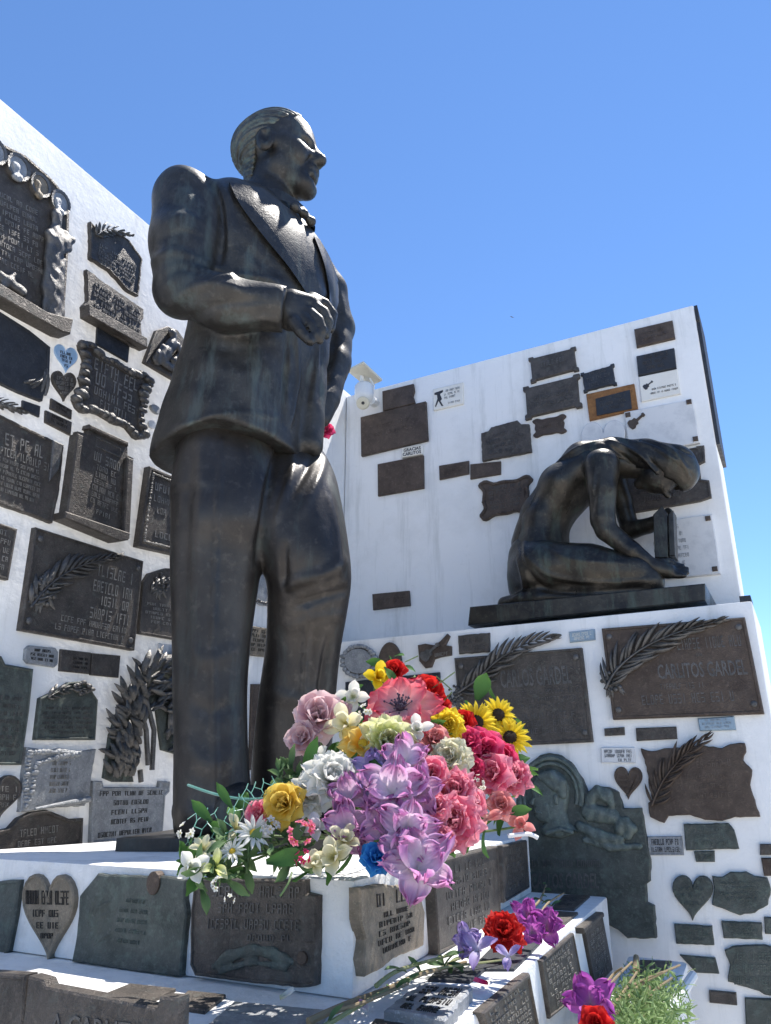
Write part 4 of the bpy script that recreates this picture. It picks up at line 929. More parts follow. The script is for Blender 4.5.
heart(L, 0, 797, 47, 46, 2, 'dark heart plaque with raised words cut off by the left photo edge', M_br, [(.62, .74, .3, .9, 6), (.44, .56, .3, .85, 7), (.28, .38, .4, .7, 5)], None, .016, .004)
plaque('bronze_plaque', L, ((-10, 828), (84, 818), (83, 845), (-10, 857)), 'bronze plaque with raised arched centre just above the tomb at left', M_br, poly=[(-12, 834), (10, 828), (19, 818), (32, 812), (47.5, 810), (63, 816), (70, 819), (84, 818), (83, 846), (-12, 858)], lines=[(.56, .82, .3, .48, 5), (.58, .84, .52, .72, 5), (.22, .42, .28, .7, 12)], rim=.006, rec=.004, group=gL)
plaque('scroll_plaque', L, ((94, 783), (169, 783), (163, 836), (91.8, 845)), 'pale grey scroll plaque with rolled upper corners, just above the tomb', M_silver, poly=[(94, 780.7), (103, 781), (104, 787), (160, 787), (161, 781), (171, 781.6), (170, 792), (166, 796), (163, 837), (91.8, 845)], lines=[(.78, .86, .08, .94, 22), (.62, .7, .26, .74, 12), (.46, .54, .24, .78, 12), (.3, .38, .24, .76, 14), (.1, .18, .08, .86, 22)], lm=M_letd, rim=.005, group=gL)
def wreath():
    root = thing('bronze_wreath', centre_of(L, ((105, 780), (172, 780))), 'large loop of bronze laurel leaves hanging on the wall behind the trouser leg', 'wreath')
    mb = MB(); poly = [(108, 760), (112, 730), (120, 700), (134, 676), (146, 664), (165, 655), (182, 660), (186, 690), (184, 740), (178, 760), (170, 762), (164, 745), (160, 700), (150, 706), (138, 740), (134, 775), (120, 780), (106, 778)]
    laurel(mb, L, poly, 300, 19, .012, .03, lambda x, y: (2.2 if x < 145 else .7) + .25 * sin(y * .07)); mb.build('laurel_leaves', M_relief, root, True, 180)
    m = MB(); plate(m, L, [L.ab(*p, .02) for p in ((106, 778), (112, 735), (124, 700), (142, 672), (165, 660), (184, 665), (182, 755), (164, 750), (158, 705), (148, 712), (134, 770), (136, 782), (116, 782))], .012, .003); m.build('backing', M_green, root, True, 30)
    m = MB()
    for p in (((138, 700), (146, 730), (148, 765)), ((146, 700), (154, 730), (152, 770)), ((140, 770), (141, 782))): tube(m, [L.w(*L.ab(x, y, .03), .03) for x, y in p], .009, 7)
    m.build('ribbon', M_relief, root, True)
wreath()
plaque('small_sign', L, ((159, 643), (174, 645), (174, 655), (158.5, 653)), 'tiny pale tile left of the trouser leg above the laurel wreath', M_marble, t=.006, group=gL)
plaque('small_sign', L, ((152, 402), (162, 408), (161, 416), (151, 410)), 'tiny pale metal badge right of the ornate frame', M_silver, 'oval', t=.012, group=gL)
plaque('small_sign', L, ((149, 419), (157, 422), (156, 430), (148, 427)), 'pale round disc under the tiny metal badge', M_marble, 'oval', t=.006, group=gL)
plaque('bronze_plaque', L, ((252, 566), (276, 575), (276, 608), (252, 602)), 'rough bronze relief glimpsed high between the trouser legs', M_silver, t=.014, rough_=.003, extra=lambda root, pl, Q, P, t, top: beads(root, pl, P, t, .006, .012, None, 'leaf_relief', .9, .01), group=gL)
plaque('bronze_plaque', L, ((248, 625), (272, 629), (270, 657), (247, 655)), 'lettered bronze plaque glimpsed midway between the trouser legs', M_gold, t=.014, lines=AL(5, 10, .06), lm=M_letd, group=gL)
plaque('bronze_plaque', L, ((252.5, 684), (272, 684), (270, 770), (250, 770)), 'dark blank plaque low between the trouser legs', M_brown, t=.012, group=gL)
# ---------------------------------------------------------------- back wall
plaque('bronze_plaque', R, ((382, 391), (414, 384), (415, 402), (382.6, 411)), 'plain brown plaque with notched end, touching the top of the large one by the camera', M_brown, t=.016, poly=[(382, 391), (413, 383.5), (414, 391), (412.5, 396), (415, 403), (382.6, 411)], group=gR)
plaque('bronze_plaque', R, ((360.3, 417), (425.3, 401), (427.4, 440), (360.9, 456)), 'large plain dark brown plaque just below the security camera', M_brown, t=.02, lines=[(.6, .7, .25, .75, 16), (.4, .5, .2, .8, 18)], lm=M_brown2, group=gR)
plaque('small_sign', R, ((401.4, 447.7), (422, 444.2), (422, 453.8), (401.4, 457.5)), 'small white sign reading GRACIAS CARLITOS between two brown plaques', M_cream, t=.023, rim=.0015, lines=[(.53, .86, .1, .92, 'GRACIAS'), (.12, .45, .06, .94, 'CARLITOS')], lm=M_ink, cat='sign', group=gR)
plaque('bronze_plaque', R, ((377.3, 464), (423, 455), (423.5, 488), (377.6, 496)), 'plain brown plaque directly beneath the white Gracias sign', M_brown, t=.015, group=gR)
def dancers(root, pl, Q, P, t, top):
    m = MB(); plate(m, pl, [pl.ab(*p, t) for p in ((434.5, 393), (443, 390), (443, 392), (440, 394), (442, 399), (440.5, 401), (443.5, 406), (441.5, 406), (438.5, 401), (436, 407), (435, 406.5), (437.5, 399), (437, 395), (434.5, 395))], t + .0015, .0003); m.build('dancer_figure', M_ink, root)
plaque('small_sign', R, ((432.8, 389), (462.6, 382), (463.2, 403.5), (433.4, 410.4)), 'white enamel sign with a small black dancing couple and grey writing', M_cream, t=.012, lines=[(.72, .82, .42, .92, 14), (.56, .66, .38, .9, 14), (.4, .5, .38, .8, 10), (.14, .22, .5, .9, 10)], lm=M_silver, extra=dancers, cat='sign', group=gR)
plaque('bronze_plaque', R, ((438.7, 465.6), (468.6, 460.5), (468.6, 473.6), (439.3, 479.6)), 'small plain brown plaque, left of the touching pair mid wall', M_brown, t=.012, lines=[(.35, .65, .15, .85, 14)], lm=M_brown2, group=gR)
plaque('bronze_plaque', R, ((470, 464), (500.5, 461), (500.5, 474), (470, 479)), 'small plain brown plaque, right of the touching pair mid wall', M_brown, t=.012, group=gR)
plaque('bronze_plaque', R, ((482, 434), (529, 422), (531, 451), (482, 461)), 'weathered bronze plaque with stepped top above the touching brown pair', M_br, poly=[(482, 461), (481, 433), (488, 431), (491, 427), (517, 420), (521, 424), (528.8, 423.8), (531.2, 451.6)], t=.018, rough_=.0015, lines=AL(4, 16, .12), lm=M_relief, group=gR)
plaque('framed_plaque', R, ((480.5, 482.6), (529.4, 476), (528.8, 510), (482, 518.7)), 'ornate brown plaque with curled border, just left of the kneeling figure', M_brown, 'scroll', t=.018, rim=.012, rec=.004, lines=AL(5, 13, .16, .85, .15), lm=M_relief, extra=lambda root, pl, Q, P, t, top: beads(root, pl, P, t - .003, .005, .010, M_brown, 'moulded_frame', .7, .008), group=gR)
plaque('bronze_plaque', R, ((528, 357.7), (575.3, 346), (578.6, 369.8), (530.4, 382.8)), 'grey bronze plaque with small corner ears, upper of the stacked pair near the wall top', M_br, 'ears', t=.018, lines=[(.5, .7, .25, .75, 9)], lm=M_relief, group=gR)
plaque('bronze_plaque', R, ((522.6, 387), (579, 373), (581.8, 406.5), (525, 419.6)), 'larger dark bronze plaque with corner ears, lower of the stacked pair', M_br, 'ears', t=.02, lines=[(.3, .4, .2, .8, 18), (.5, .6, .2, .8, 18)], lm=M_relief, group=gR)
plaque('bronze_plaque', R, ((580.2, 373), (613.7, 363), (616.7, 384.4), (583.5, 392.5)), 'small eared dark plaque right of the stacked pair and above the copper frame', M_dkblue, 'ears', t=.016, rough_=.0015, lines=AL(3, 12, .15), lm=M_relief, group=gR)
def coppf(root, pl, Q, P, t, top):
    q = [pl.ab(*p, t) for p in ((595.5, 399), (630, 390), (632, 409), (597, 416))]; m = MB(); plate(m, pl, q, t + .004, .001); m.build('dark_panel', M_dkblue, root)
    m = MB(); lettering(m, pl, q, AL(3, 14, .12), t + .0038); m.build('lettering', M_br, root)
plaque('framed_plaque', R, ((586, 394), (634, 383.4), (637.8, 408.8), (589.3, 420.2)), 'dark plaque set in an orange rusty copper frame', M_copper, t=.016, extra=coppf, group=gR)
plaque('bronze_plaque', R, ((533.7, 420), (564, 414.4), (564.6, 431.6), (534.6, 436.5)), 'little wavy brown plaque under the eared pair', M_brown, 'scroll', t=.012, lines=[(.4, .6, .2, .8, 10)], lm=M_brown2, group=gR)
plaque('bronze_plaque', R, ((634, 329), (672.3, 320), (675, 337.9), (636.5, 347)), 'olive brown plain plaque, uppermost at the right end of the back wall', M_gold if False else M_brown, t=.016, lines=[(.55, .7, .2, .8, 14), (.3, .42, .2, .8, 14)], lm=M_brown2, group=gR)
plaque('bronze_plaque', R, ((636.2, 356), (674, 347.6), (676.3, 367.5), (638.2, 375.6)), 'slate dark plain plaque just above the cream card with writing', M_dkblue, t=.016, lines=AL(3, 14, .15), lm=M_br, group=gR)
def gtr(cx, cy, s_, an, sx=1.):
    pts = [(-1, 0), (-.9, .42), (-.55, .5), (-.3, .34), (0, .36), (.12, .12), (.8, .10), (.85, .2), (1.1, .16), (1.1, -.16), (.85, -.2), (.8, -.10), (.12, -.12), (0, -.36), (-.3, -.34), (-.55, -.5), (-.9, -.42)]
    return [(cx + (x * cos(an) - y * sin(an)) * s_, cy + (x * sin(an) + y * cos(an)) * s_) for x, y in pts]
def mini_g(cx, cy, s_, an, mat=None, th=.003):
    def f(root, pl, Q, P, t, top):
        m = MB(); plate(m, pl, [pl.ab(*p, t) for p in gtr(cx, cy, s_, an)], t + th, .0005, h0=t - .001); m.build('guitar_emblem', mat or M_ink, root)
    return f
plaque('small_sign', R, ((638.8, 376.8), (676.9, 369), (681, 393.5), (641.4, 401.7)), 'cream card with a small dark guitar and two thin lines of writing', M_cream, t=.010, lines=[(.36, .43, .3, .92, 22), (.2, .27, .26, .96, 24)], lm=M_ink, extra=mini_g(648, 385, 5.5, -.7, None, .002), cat='sign', group=gR)
def mstuds(lst, ex=None):
    def f(root, pl, Q, P, t, top):
        for x, y in lst:
            m = MB(); a, b = pl.ab(x, y, t); r_ = 2.4 * pl.mpp(x, y); plate(m, pl, [(a - r_, b - r_), (a + r_, b - r_), (a + r_, b + r_), (a - r_, b + r_)], t + .008, .003, h0=t - .001); m.build('stud', M_brown, root)
        if ex: ex(root, pl, Q, P, t, top)
    return f
plaque('marble_plaque', R, ((624, 412), (692.5, 399), (699.7, 442.3), (630, 456)), 'white marble slab with a bronze guitar emblem above the bowed head', M_marble, t=.02, extra=mstuds([(628, 415), (689, 402), (695.5, 439)], mini_g(636.5, 421, 9.5, -.72, M_brown, .008)), group=gR)
plaque('heart_plaque', R, ((580, 420), (626, 420), (626, 470), (580, 470)), 'white stone heart shaped plaque rising behind the kneeling shoulders', M_marble, t=.02, poly=heartpoly(603, 446, 46, 52, -4), group=gR)
plaque('bronze_plaque', R, ((625, 462), (704, 448), (711, 498), (625, 514)), 'dark stepped edge plaque behind the bowed veiled head', M_br, t=.018, poly=[(625, 460), (650, 455), (696, 447), (696, 446), (704, 445), (705, 461), (699, 464), (701, 479), (709, 480), (711.5, 497), (700, 501), (625, 514)], rim=.006, lines=AL(4, 20, .1, .8, .1), lm=M_relief, group=gR)
plaque('marble_plaque', R, ((626, 526), (712, 514), (720.5, 573.5), (632, 582)), 'engraved white marble slab behind the book and hands', M_marble, t=.02, lines=AL(6, 18, .30, .9, .15, .5), lm=M_silver, extra=mstuds([(708, 518.5), (715, 569)]), group=gR)
plaque('bronze_plaque', R, ((372, 594), (408.8, 590.5), (409.8, 605.5), (372.7, 610)), 'lone small brown plaque low on the back wall near the corner', M_brown, t=.014, lines=[(.3, .7, .1, .9, 14)], lm=M_brown2, group=gR)
# ---------------------------------------------------------------- block
def mirror(root, pl, Q, P, t, top):
    beads(root, pl, P, t - .002, .009, .014, M_silver, 'leaf_rim', .75, .006)
    m = MB(); q = inset(P, .018); plate(m, pl, q, t + .004, .001, h0=t - .001); m.build('disc', M_silver, root)
plaque('round_medallion', K, ((341, 645), (376, 644), (376, 678), (341, 678)), 'round silvery medallion with a leafy rim beside the trouser knee', M_br, 'oval', t=.014, extra=mirror, cat='medallion', group=gK)
plaque('oval_plaque', K, ((377, 643), (401, 641), (402, 690), (378, 690)), 'plain dark brown oval plaque between the medallion and the guitar', M_brown, 'oval', t=.012, group=gK)
plaque('guitar_plaque', K, ((417, 640), (449, 634), (450, 664), (417, 668)), 'small bronze plaque shaped as a guitar above the red flowers', M_brown, t=.014, poly=[(417.5, 645), (425, 643.5), (434, 645), (440, 641), (447, 633.5), (449.5, 636), (445, 645), (451, 646), (451, 655), (440, 657), (434, 659), (431, 667), (425, 668), (419, 661)], extra=mini_g(430, 652, 11, -.75, M_relief, .006), lines=[(.3, .42, .55, .95, 6)], group=gK)
plaque('bronze_plaque', K, ((457.8, 635.5), (489.3, 632.5), (489.3, 651.7), (458.9, 654)), 'small dark lettered plaque just above the middle palm plaque', M_br, t=.012, rough_=.0015, lines=[(.56, .84, .12, .9, 12), (.16, .42, .12, .86, 10)], lm=M_relief, group=gK)
plaque('palm_plaque', K, ((454, 658), (581.4, 647.5), (592.6, 742), (462, 748)), 'bronze plaque reading CARLOS GARDEL under a palm branch, right behind the yellow sunflowers', M_br, t=.02, rim=.006, lines=[(.62, .82, .36, .90, 'CARLOS GARDEL'), (.53, .575, .4, .95, 24), (.45, .495, .35, .92, 24), (.38, .42, .5, .8, 10), (.27, .33, .5, .9, 13), (.195, .25, .5, .9, 14), (.115, .17, .5, .95, 16)], lm=M_relief,
       extra=palm_extra([(458, 694), (478, 680), (500, 660), (528, 644), (556, 637)], 25, 17, (457, 695, 9), .018), studs=4, group=gK)
plaque('small_sign', K, ((568.8, 631.8), (594.4, 629), (595, 639.8), (569.8, 642.6)), 'small blue metal sign between the two palm plaques', M_bluegrey, t=.010, rim=.002, rec=.001, lines=[(.52, .82, .12, .88, 12), (.16, .44, .2, .8, 9)], lm=M_cream, cat='sign', group=gK)
plaque('palm_plaque', K, ((601.4, 628.4), (744.6, 617), (764.2, 713.7), (612.8, 719.6)), 'largest bronze palm plaque, reading CARLITOS GARDEL, at the right end below the ledge', M_brown, t=.024, rim=.006,
       lines=[(.70, .82, .52, .95, 16), (.62, .65, .64, .68, 2), (.40, .56, .36, .95, 'CARLITOS GARDEL'), (.29, .35, .36, .66, 14), (.14, .24, .22, .84, 20)], lm=M_relief, extra=palm_extra([(606, 690), (618, 670), (642, 650), (676, 634), (722, 621)], 30, 18, (612, 678, 11), .02), studs=4, group=gK)
plaque('bronze_plaque', K, ((345, 682), (439, 672), (441, 722), (345, 726)), 'dark plaque mostly hidden behind the top of the bouquet', M_dkblue, t=.014, rim=.004, group=gK)
plaque('bronze_plaque', K, ((604, 728.5), (624, 727), (624.5, 735), (604.5, 736)), 'tiny dark plaque under the left corner of the largest palm plaque', M_br, t=.010, lines=[(.3, .7, .15, .85, 8)], lm=M_relief, group=gK)
plaque('bronze_plaque', K, ((635.6, 728), (676, 726.5), (677, 738.8), (636.5, 741)), 'small plain dark plaque centred under the largest palm plaque', M_br, t=.012, group=gK)
plaque('small_sign', K, ((697.4, 718.6), (734, 716), (736, 730), (699.7, 731)), 'blue grey metal sign touching the bottom edge of the largest palm plaque', M_bluegrey, t=.012, lines=AL(3, 16, .1), lm=M_silver, cat='sign', group=gK)
plaque('small_sign', K, ((600.8, 747.3), (634, 747.3), (635.6, 763), (601.4, 763)), 'small grey white tile with engraved writing above the little bronze heart', M_marble, t=.010, rim=.002, rec=.001, lines=[(.62, .84, .1, .92, 16), (.36, .56, .1, .92, 18), (.1, .28, .5, .9, 7)], lm=M_ink, cat='sign', group=gK)
heart(K, 628, 783, 29, 33, 1, 'little brown bronze heart under the grey white tile', M_brown, [(.62, .72, .2, .8, 8), (.45, .55, .2, .8, 9), (.3, .38, .3, .7, 6)], M_brown, .012, .003, gK)
plaque('palm_plaque', K, ((648, 756), (744, 748), (755, 808), (652, 812)), 'ragged brown scroll plaque with a leaf spray at its left, third palm plaque down', M_brown, t=.018, poly=[(640.5, 748), (652, 751), (668, 748), (700, 745), (722, 748), (730, 744), (744.6, 743), (746, 752), (743, 760), (752, 770), (750, 785), (755, 800), (760, 817), (745, 817), (735, 817), (722, 821), (705, 820), (690, 815), (668, 816), (664, 823), (650, 817), (648, 803), (652, 800), (648, 775)], rough_=.002,
       lines=[(.72, .84, .5, .85, 9), (.54, .62, .36, .9, 18), (.36, .44, .4, .85, 15), (.2, .28, .4, .8, 12)], lm=M_brown2, extra=palm_extra([(652, 806), (664, 780), (684, 756), (708, 737)], 24, 14, None, .012, M_brown), group=gK)
plaque('bronze_plaque', K, ((684, 825.4), (736, 825), (739, 849), (686, 850)), 'grey green plaque with a slanted corner, below the ragged scroll plaque', M_green, t=.014, lines=AL(3, 16, .12), lm=M_green2, poly=[(683.4, 824), (728, 823), (734, 830), (736, 837), (739, 849), (686, 850.5)], rough_=.001, group=gK)
plaque('bronze_plaque', K, ((694, 851.5), (714.4, 851), (714.7, 862), (696, 862)), 'tiny dark plaque under the grey green slanted plaque', M_green, t=.010, lines=[(.3, .7, .15, .85, 8)], lm=M_green, group=gK)
plaque('small_sign', K, ((647, 836.5), (681.8, 836), (683.7, 855.4), (648, 855.4)), 'pale grey metal sign with two lines, right of the big portrait relief', M_silver, t=.010, rim=.002, rec=.001, lines=[(.55, .85, .12, .9, 15), (.18, .42, .1, .92, 15)], lm=M_letd, cat='sign', group=gK)
heart(K, 692.5, 898, 42, 46, 1, 'green flare tinted heart plaque near the tomb end', M_green, [(.66, .74, .2, .8, 9), (.5, .58, .22, .78, 9), (.34, .41, .32, .68, 6)], M_green2, .014, 0, gK)
plaque('bronze_plaque', K, ((714, 878), (768, 876), (769, 908), (714, 908)), 'green blot shaped plaque with faint writing, beside the green heart', M_green, t=.014, poly=[(712, 876), (722, 877), (730, 872), (746, 871.6), (754, 876), (767, 878), (771, 890), (768, 905), (755, 913), (740, 915.6), (726, 910), (712, 905), (714, 890)], rough_=.002, lines=AL(4, 18, .12, .85, .15, .4), lm=M_green2, group=gK)
plaque('bronze_plaque', K, ((674, 924), (712, 926), (714, 945.5), (676.3, 944)), 'small green plaque below the green heart', M_green, t=.012, lines=AL(3, 16, .12), lm=M_green2, rough_=.001, group=gK)
plaque('bronze_plaque', K, ((721.2, 921), (761.6, 923), (762.6, 940), (723.5, 938.4)), 'small green plaque below the blot shaped one', M_green, t=.012, lines=AL(3, 16, .12), lm=M_green2, rough_=.001, group=gK)
plaque('bronze_plaque', K, ((764, 917), (795, 919), (796, 936), (765, 934)), 'green plaque cut by the right photo edge, beside the blot shaped plaque', M_green, t=.012, group=gK)
plaque('bronze_plaque', K, ((724.5, 948), (790, 948), (790, 994), (726, 994)), 'large ragged green plaque at the lower right corner', M_green, t=.014, lines=AL(3, 16, .12), lm=M_green2, poly=[(724.5, 950), (736, 946), (760, 945), (795, 947), (795, 997), (770, 996), (748, 988), (728, 982), (730, 965)], rough_=.003, group=gK)
plaque('bronze_plaque', K, ((679.5, 955), (715, 958), (719, 974), (696, 973)), 'small green and tan tinted plaque beside the heap of cuttings', M_green, t=.012, group=gK)
plaque('bronze_plaque', K, ((709, 990.5), (736, 993), (737, 1005.7), (709.4, 1003)), 'little dark blank plaque low on the block', M_br, t=.012, group=gK)
plaque('bronze_plaque', K, ((744.6, 998), (795, 1000), (797, 1030), (746, 1030)), 'dark plaque at the bottom right corner of the photo', M_green, t=.012, group=gK)
plaque('bronze_plaque', K, ((760, 844), (795, 844), (795, 855), (760, 855)), 'thin dark plaque cut by the right edge, upper of two', M_br, t=.012, group=gK)
plaque('bronze_plaque', K, ((761, 858), (795, 858), (795, 876), (764, 876)), 'brown plaque cut by the right edge, lower of two', M_brown, t=.012, group=gK)
def portrait(root, pl, Q, P, t, top):
    hd = [(534, 785), (536, 777), (545, 771), (556, 770), (565, 776), (570, 788), (569, 800), (567, 812), (570, 822), (580, 832), (562, 838), (545, 836), (541, 828), (546, 823), (540, 821), (536.5, 817), (536.5, 813.5), (533.5, 811.5), (535.5, 807), (530.5, 803.5), (534.5, 796), (533, 791)]
    P2 = rough_poly([pl.ab(*p, t) for p in hd], .008, .0003); P2 = P2 if area2(P2) > 0 else P2[::-1]
    m = MB(); plate(m, pl, P2, t + .022, .010, h0=t - .002); pr_ = m.build('portrait_relief', M_green2, root, True, 60)
    relief_clay(pr_, 'facial_features', pl, [[(556, 797, 2.6, 1), (556.5, 803, 2.0, 1)], [(537, 790.5, 1.4, 1), (544, 789.5, 1.4, 1)], [(539, 795.5, 1.7, .3)], [(533.5, 799, 1.2, .5), (532.5, 803.5, 1.8, .5)], [(536.5, 812, 1.2, .4), (541, 813, 1.0, .4)], [(541, 777, 4, 0), (552, 776, 6, 0), (561, 783, 6, 0), (563, 795, 4, 0)], [(545, 779, 4, 0), (556, 786, 6, 0)], [(546, 806, 4, -2), (549, 815, 3, -2)], [(547, 833, 2.4, 1), (560, 829, 2.4, 1), (572, 832, 2.4, 1)]], .0028, M_green2, t + .021, .003, .8, wob=.0003)
    m = MB()
    for rad, hh in ((1.0, .010), (.86, .008)):
        pts = [pl.w(*pl.ab(551 - 31 * rad * cos(a_), 796 - 38 * rad * sin(a_), t), t + .002) for a_ in [pi * k / 24 for k in range(-4, 27)]]; tube(m, pts, hh, 7)
    m.build('arched_frame', M_green2, root, True)
    relief_clay(root, 'scroll_relief', pl, [[(590, 800, 5, 2), (598, 792, 6, 2), (608, 796, 6, 2), (612, 804, 4, 2)], [(590, 812, 9, 0), (612, 816, 8, 0)], [(620, 828, 6, 2), (626, 822, 5, 2), (632, 828, 5, 2), (628, 836, 4, 2)], [(580, 826, 5, 1), (600, 836, 6, 1), (620, 840, 4, 1)], [(585, 840, 3, 1), (610, 848, 3, 1), (640, 846, 3, 1)]], .004, M_green2, t - .002, .006, .6)
plaque('portrait_plaque', K, ((528, 835), (650, 835), (656, 938), (530, 938)), 'large green bronze relief with an arched portrait of a man, right of the bouquet', M_green, t=.028, poly=[(515, 905), (516, 800), (521, 778), (530, 762.5), (540, 755), (549, 752.8), (560, 755), (570, 762), (582, 779), (587, 792), (598, 786), (608, 787), (617.7, 792), (622.6, 808), (641, 808), (646, 840.7), (650, 860), (649.6, 881.5), (645.4, 884.7), (646.4, 902.6), (653.6, 906), (656, 938.5), (627.5, 938.5), (618, 930), (596, 920), (570, 915)], rough_=.0015,
       lines=[(.68, .75, .03, .6, 18), (.47, .62, .02, .58, 'CARLOS GARDEL'), (.34, .40, .05, .6, 20)], lm=M_relief, extra=portrait, rim=.0, group=gK)
# ---------------------------------------------------------------- tomb
T = P_t1f
heart(T, 47, 918, 54, 89, 1, 'tan bronze heart with four raised lines on the front of the tomb', M_gold, [(.64, .80, .1, .9, 16), (.50, .58, .22, .78, 9), (.37, .44, .3, .72, 6), (.26, .32, .38, .62, 4)], M_letd, .014, .003, gT)
plaque('bronze_plaque', T, ((-18, 882), (19, 880), (2, 958), (-18, 962)), 'dark plaque at the left photo edge beside the tan heart', M_green, t=.012, poly=[(-20, 884), (8, 880), (19.5, 880), (15, 915), (8, 950), (2, 961), (-20, 965)], group=gT, rim=.003)
def badge(root, pl, Q, P, t, top):
    m = MB(); a, b = pl.ab(154, 883, t); r_ = 8.5 * pl.mpp(154, 883); plate(m, pl, [(a + r_ * cos(2 * pi * k / 24), b + r_ * 1.25 * sin(2 * pi * k / 24)) for k in range(24)], t + .004, .001); m.build('oval_badge', M_brown, root)
    mb = MB(); [leaf(mb, pl, *pl.ab(92 + random.uniform(-4, 4), 945 - k * 3, t), 1.1 + random.uniform(-.5, .5), 24 * pl.mpp(92, 920), 5 * pl.mpp(92, 920), top, .004, -.5) for k in range(12)]; mb.build('leaf_relief', M_green, root, True, 180)
plaque('bronze_plaque', T, ((97, 874), (186, 880), (180, 976.6), (72, 961)), 'dark green ragged plaque with an oval badge, between the heart and the tomb corner', M_green, t=.014, poly=[(97, 873.5), (106, 875), (130, 875.5), (160, 876), (185.5, 880), (184, 900), (186, 915), (182, 950), (180, 976.6), (150, 974), (110, 968), (71, 961.7), (76, 935), (78, 915), (79, 896), (88, 885)], rough_=.001, lines=AL(5, 18, .35, .75, .2, .4), lm=M_green2, extra=badge, group=gT)
def wr(root, pl, Q, P, t, top):
    relief_clay(root, 'wreath_relief', pl, [[(214, 966, 4), (230, 955, 5), (250, 950, 5), (275, 953, 5), (292, 962, 4)], [(220, 972, 3), (250, 962, 3), (285, 968, 3)]], .003, M_green, t - .002, .004, .5)
    m = MB(); a, b = pl.ab(302, 958, t); r_ = 6 * pl.mpp(302, 958); plate(m, pl, [(a + r_ * cos(2 * pi * k / 20), b + r_ * sin(2 * pi * k / 20)) for k in range(20)], t + .003, .001); m.build('round_badge', M_brown, root)
    m = MB(); plate(m, pl, [pl.ab(*p, t) for p in ((303, 895), (316, 896), (315, 942), (303, 942))], t + .002, .001); m.build('side_panel', M_br, root)
plaque('bronze_plaque', T, ((196, 878), (305, 880), (304, 942), (192, 940)), 'wide dark bronze plaque beneath the flowers, nearest the tomb corner', M_br, t=.016, poly=[(194, 878), (250, 879), (304.6, 880), (305.5, 893), (317.5, 896), (317, 940), (315.5, 986), (300, 988), (240, 982), (194, 976), (189, 965), (190, 910)], rough_=.0008, rim=.002, lines=[(.70, .88, .16, .46, 5), (.70, .88, .6, .96, 7), (.44, .60, .22, .96, 15), (.18, .34, .12, .96, 19), (.0, .1, .5, .9, 8)], lm=M_relief, extra=wr, group=gT)
TS = P_t1s
plaque('bronze_plaque', TS, ((361, 888), (423.5, 880), (425.3, 944), (365, 977)), 'tan bronze plaque on the side of the tomb just round the corner', M_gold, t=.018, poly=[(360.5, 888), (370, 887), (385, 884), (400, 887), (423.5, 880), (422, 900), (425.3, 912), (424, 946), (410, 952), (395, 958), (385, 967), (366, 977), (364, 960), (366, 940), (361, 920)], rough_=.001, lines=[(.74, .90, .2, .42, 3), (.74, .92, .5, .9, 5)] + AL(5, 11, .2, .66, .12, .62), lm=M_letd, group=gT)
plaque('bronze_plaque', TS, ((434, 862), (498, 846), (502, 927), (440, 955)), 'large dark grey lettered plaque, middle one on the side of the tomb', M_br, t=.024, rim=.003, lines=AL(6, 13, .14, .9, .08, .62), lm=M_relief, group=gT)
plaque('bronze_plaque', TS, ((503, 846), (527, 840), (530, 888), (505, 903)), 'narrow dark lettered plaque, farthest on the side of the tomb', M_br, t=.018, rim=.002, lines=AL(6, 6, .12, .9, .1, .6), lm=M_relief, group=gT)
T2 = P_t2s
plaque('framed_plaque', T2, ((483, 1013), (530, 973), (541, 1032), (500, 1062)), 'dark framed plaque with small bright letters on the tomb side, lowest and nearest', M_br, t=.014, rim=.004, rec=.004, lines=AL(7, 9, .1), lm=M_let, group=gT)
plaque('bronze_plaque', T2, ((542, 961), (574, 933), (585, 991), (551, 1019)), 'bronze plaque with rows of bright letters, middle one on the tomb side', M_br, t=.010, rim=.002, lines=AL(8, 8, .1, .92, .06, .6), lm=M_let, group=gT)
plaque('framed_plaque', T2, ((585, 931), (603, 917), (613, 970), (596, 988)), 'bronze plaque with a projecting hood, farthest on the tomb side', M_br, t=.010, lines=AL(7, 6, .1, .9, .08, .6), lm=M_let, extra=lambda root, pl, Q, P, t, top: (lambda m: (plate(m, pl, [pl.ab(*p, .02) for p in ((583, 928), (603, 912), (604, 917), (584, 934))], .022, .003), m.build('hood', M_br, root, True, 30)))(MB()), group=gT)
H = P_t2t
def flat(name, q, label, mat, t=.006, **kw): return plaque(name, H, q, label, mat, t=t, group=gT, **kw)
flat('flat_plaque', ((563.6, 894.6), (590, 895), (574, 909), (551.3, 907.5)), 'dark flat plaque set in the far end of the tomb top', M_br, lines=[(.2, .35, .2, .8, 10), (.5, .65, .2, .8, 10)], lm=M_relief)
flat('flat_plaque', ((546, 910), (578, 912), (560, 927), (527, 924)), 'dark flat plaque beyond the purple flowers on the tomb top', M_br)
flat('flat_plaque', ((498, 940), (540, 942), (514, 968), (470, 968)), 'dark flat plaque under the red carnation on the tomb top', M_dkblue)
flat('flat_plaque', ((440, 966), (485, 968), (470, 980), (428, 978)), 'blank dark flat plaque between the dried stems and the stone tablet', M_dkblue)
flat('stone_tablet', ((420, 983), (472.5, 986), (444.5, 1019), (384, 1009)), 'weathered grey stone tablet with worn letters lying among the dried stems', M_silver, t=.02, rough_=.003, lines=[(.62, .86, .2, .9, 8), (.34, .5, .15, .9, 10), (.1, .24, .2, .9, 10)], lm=M_letd)
flat('flat_plaque', ((234, 1001), (330, 1010), (300, 1050), (190, 1040)), 'tan grey flat plaque at the foot of the tomb corner', M_silver, rough_=.001)
flat('flat_plaque', ((130, 983), (176, 988), (150, 1000), (100, 995)), 'dark flat plaque set in the lower tier left of the corner', M_br)
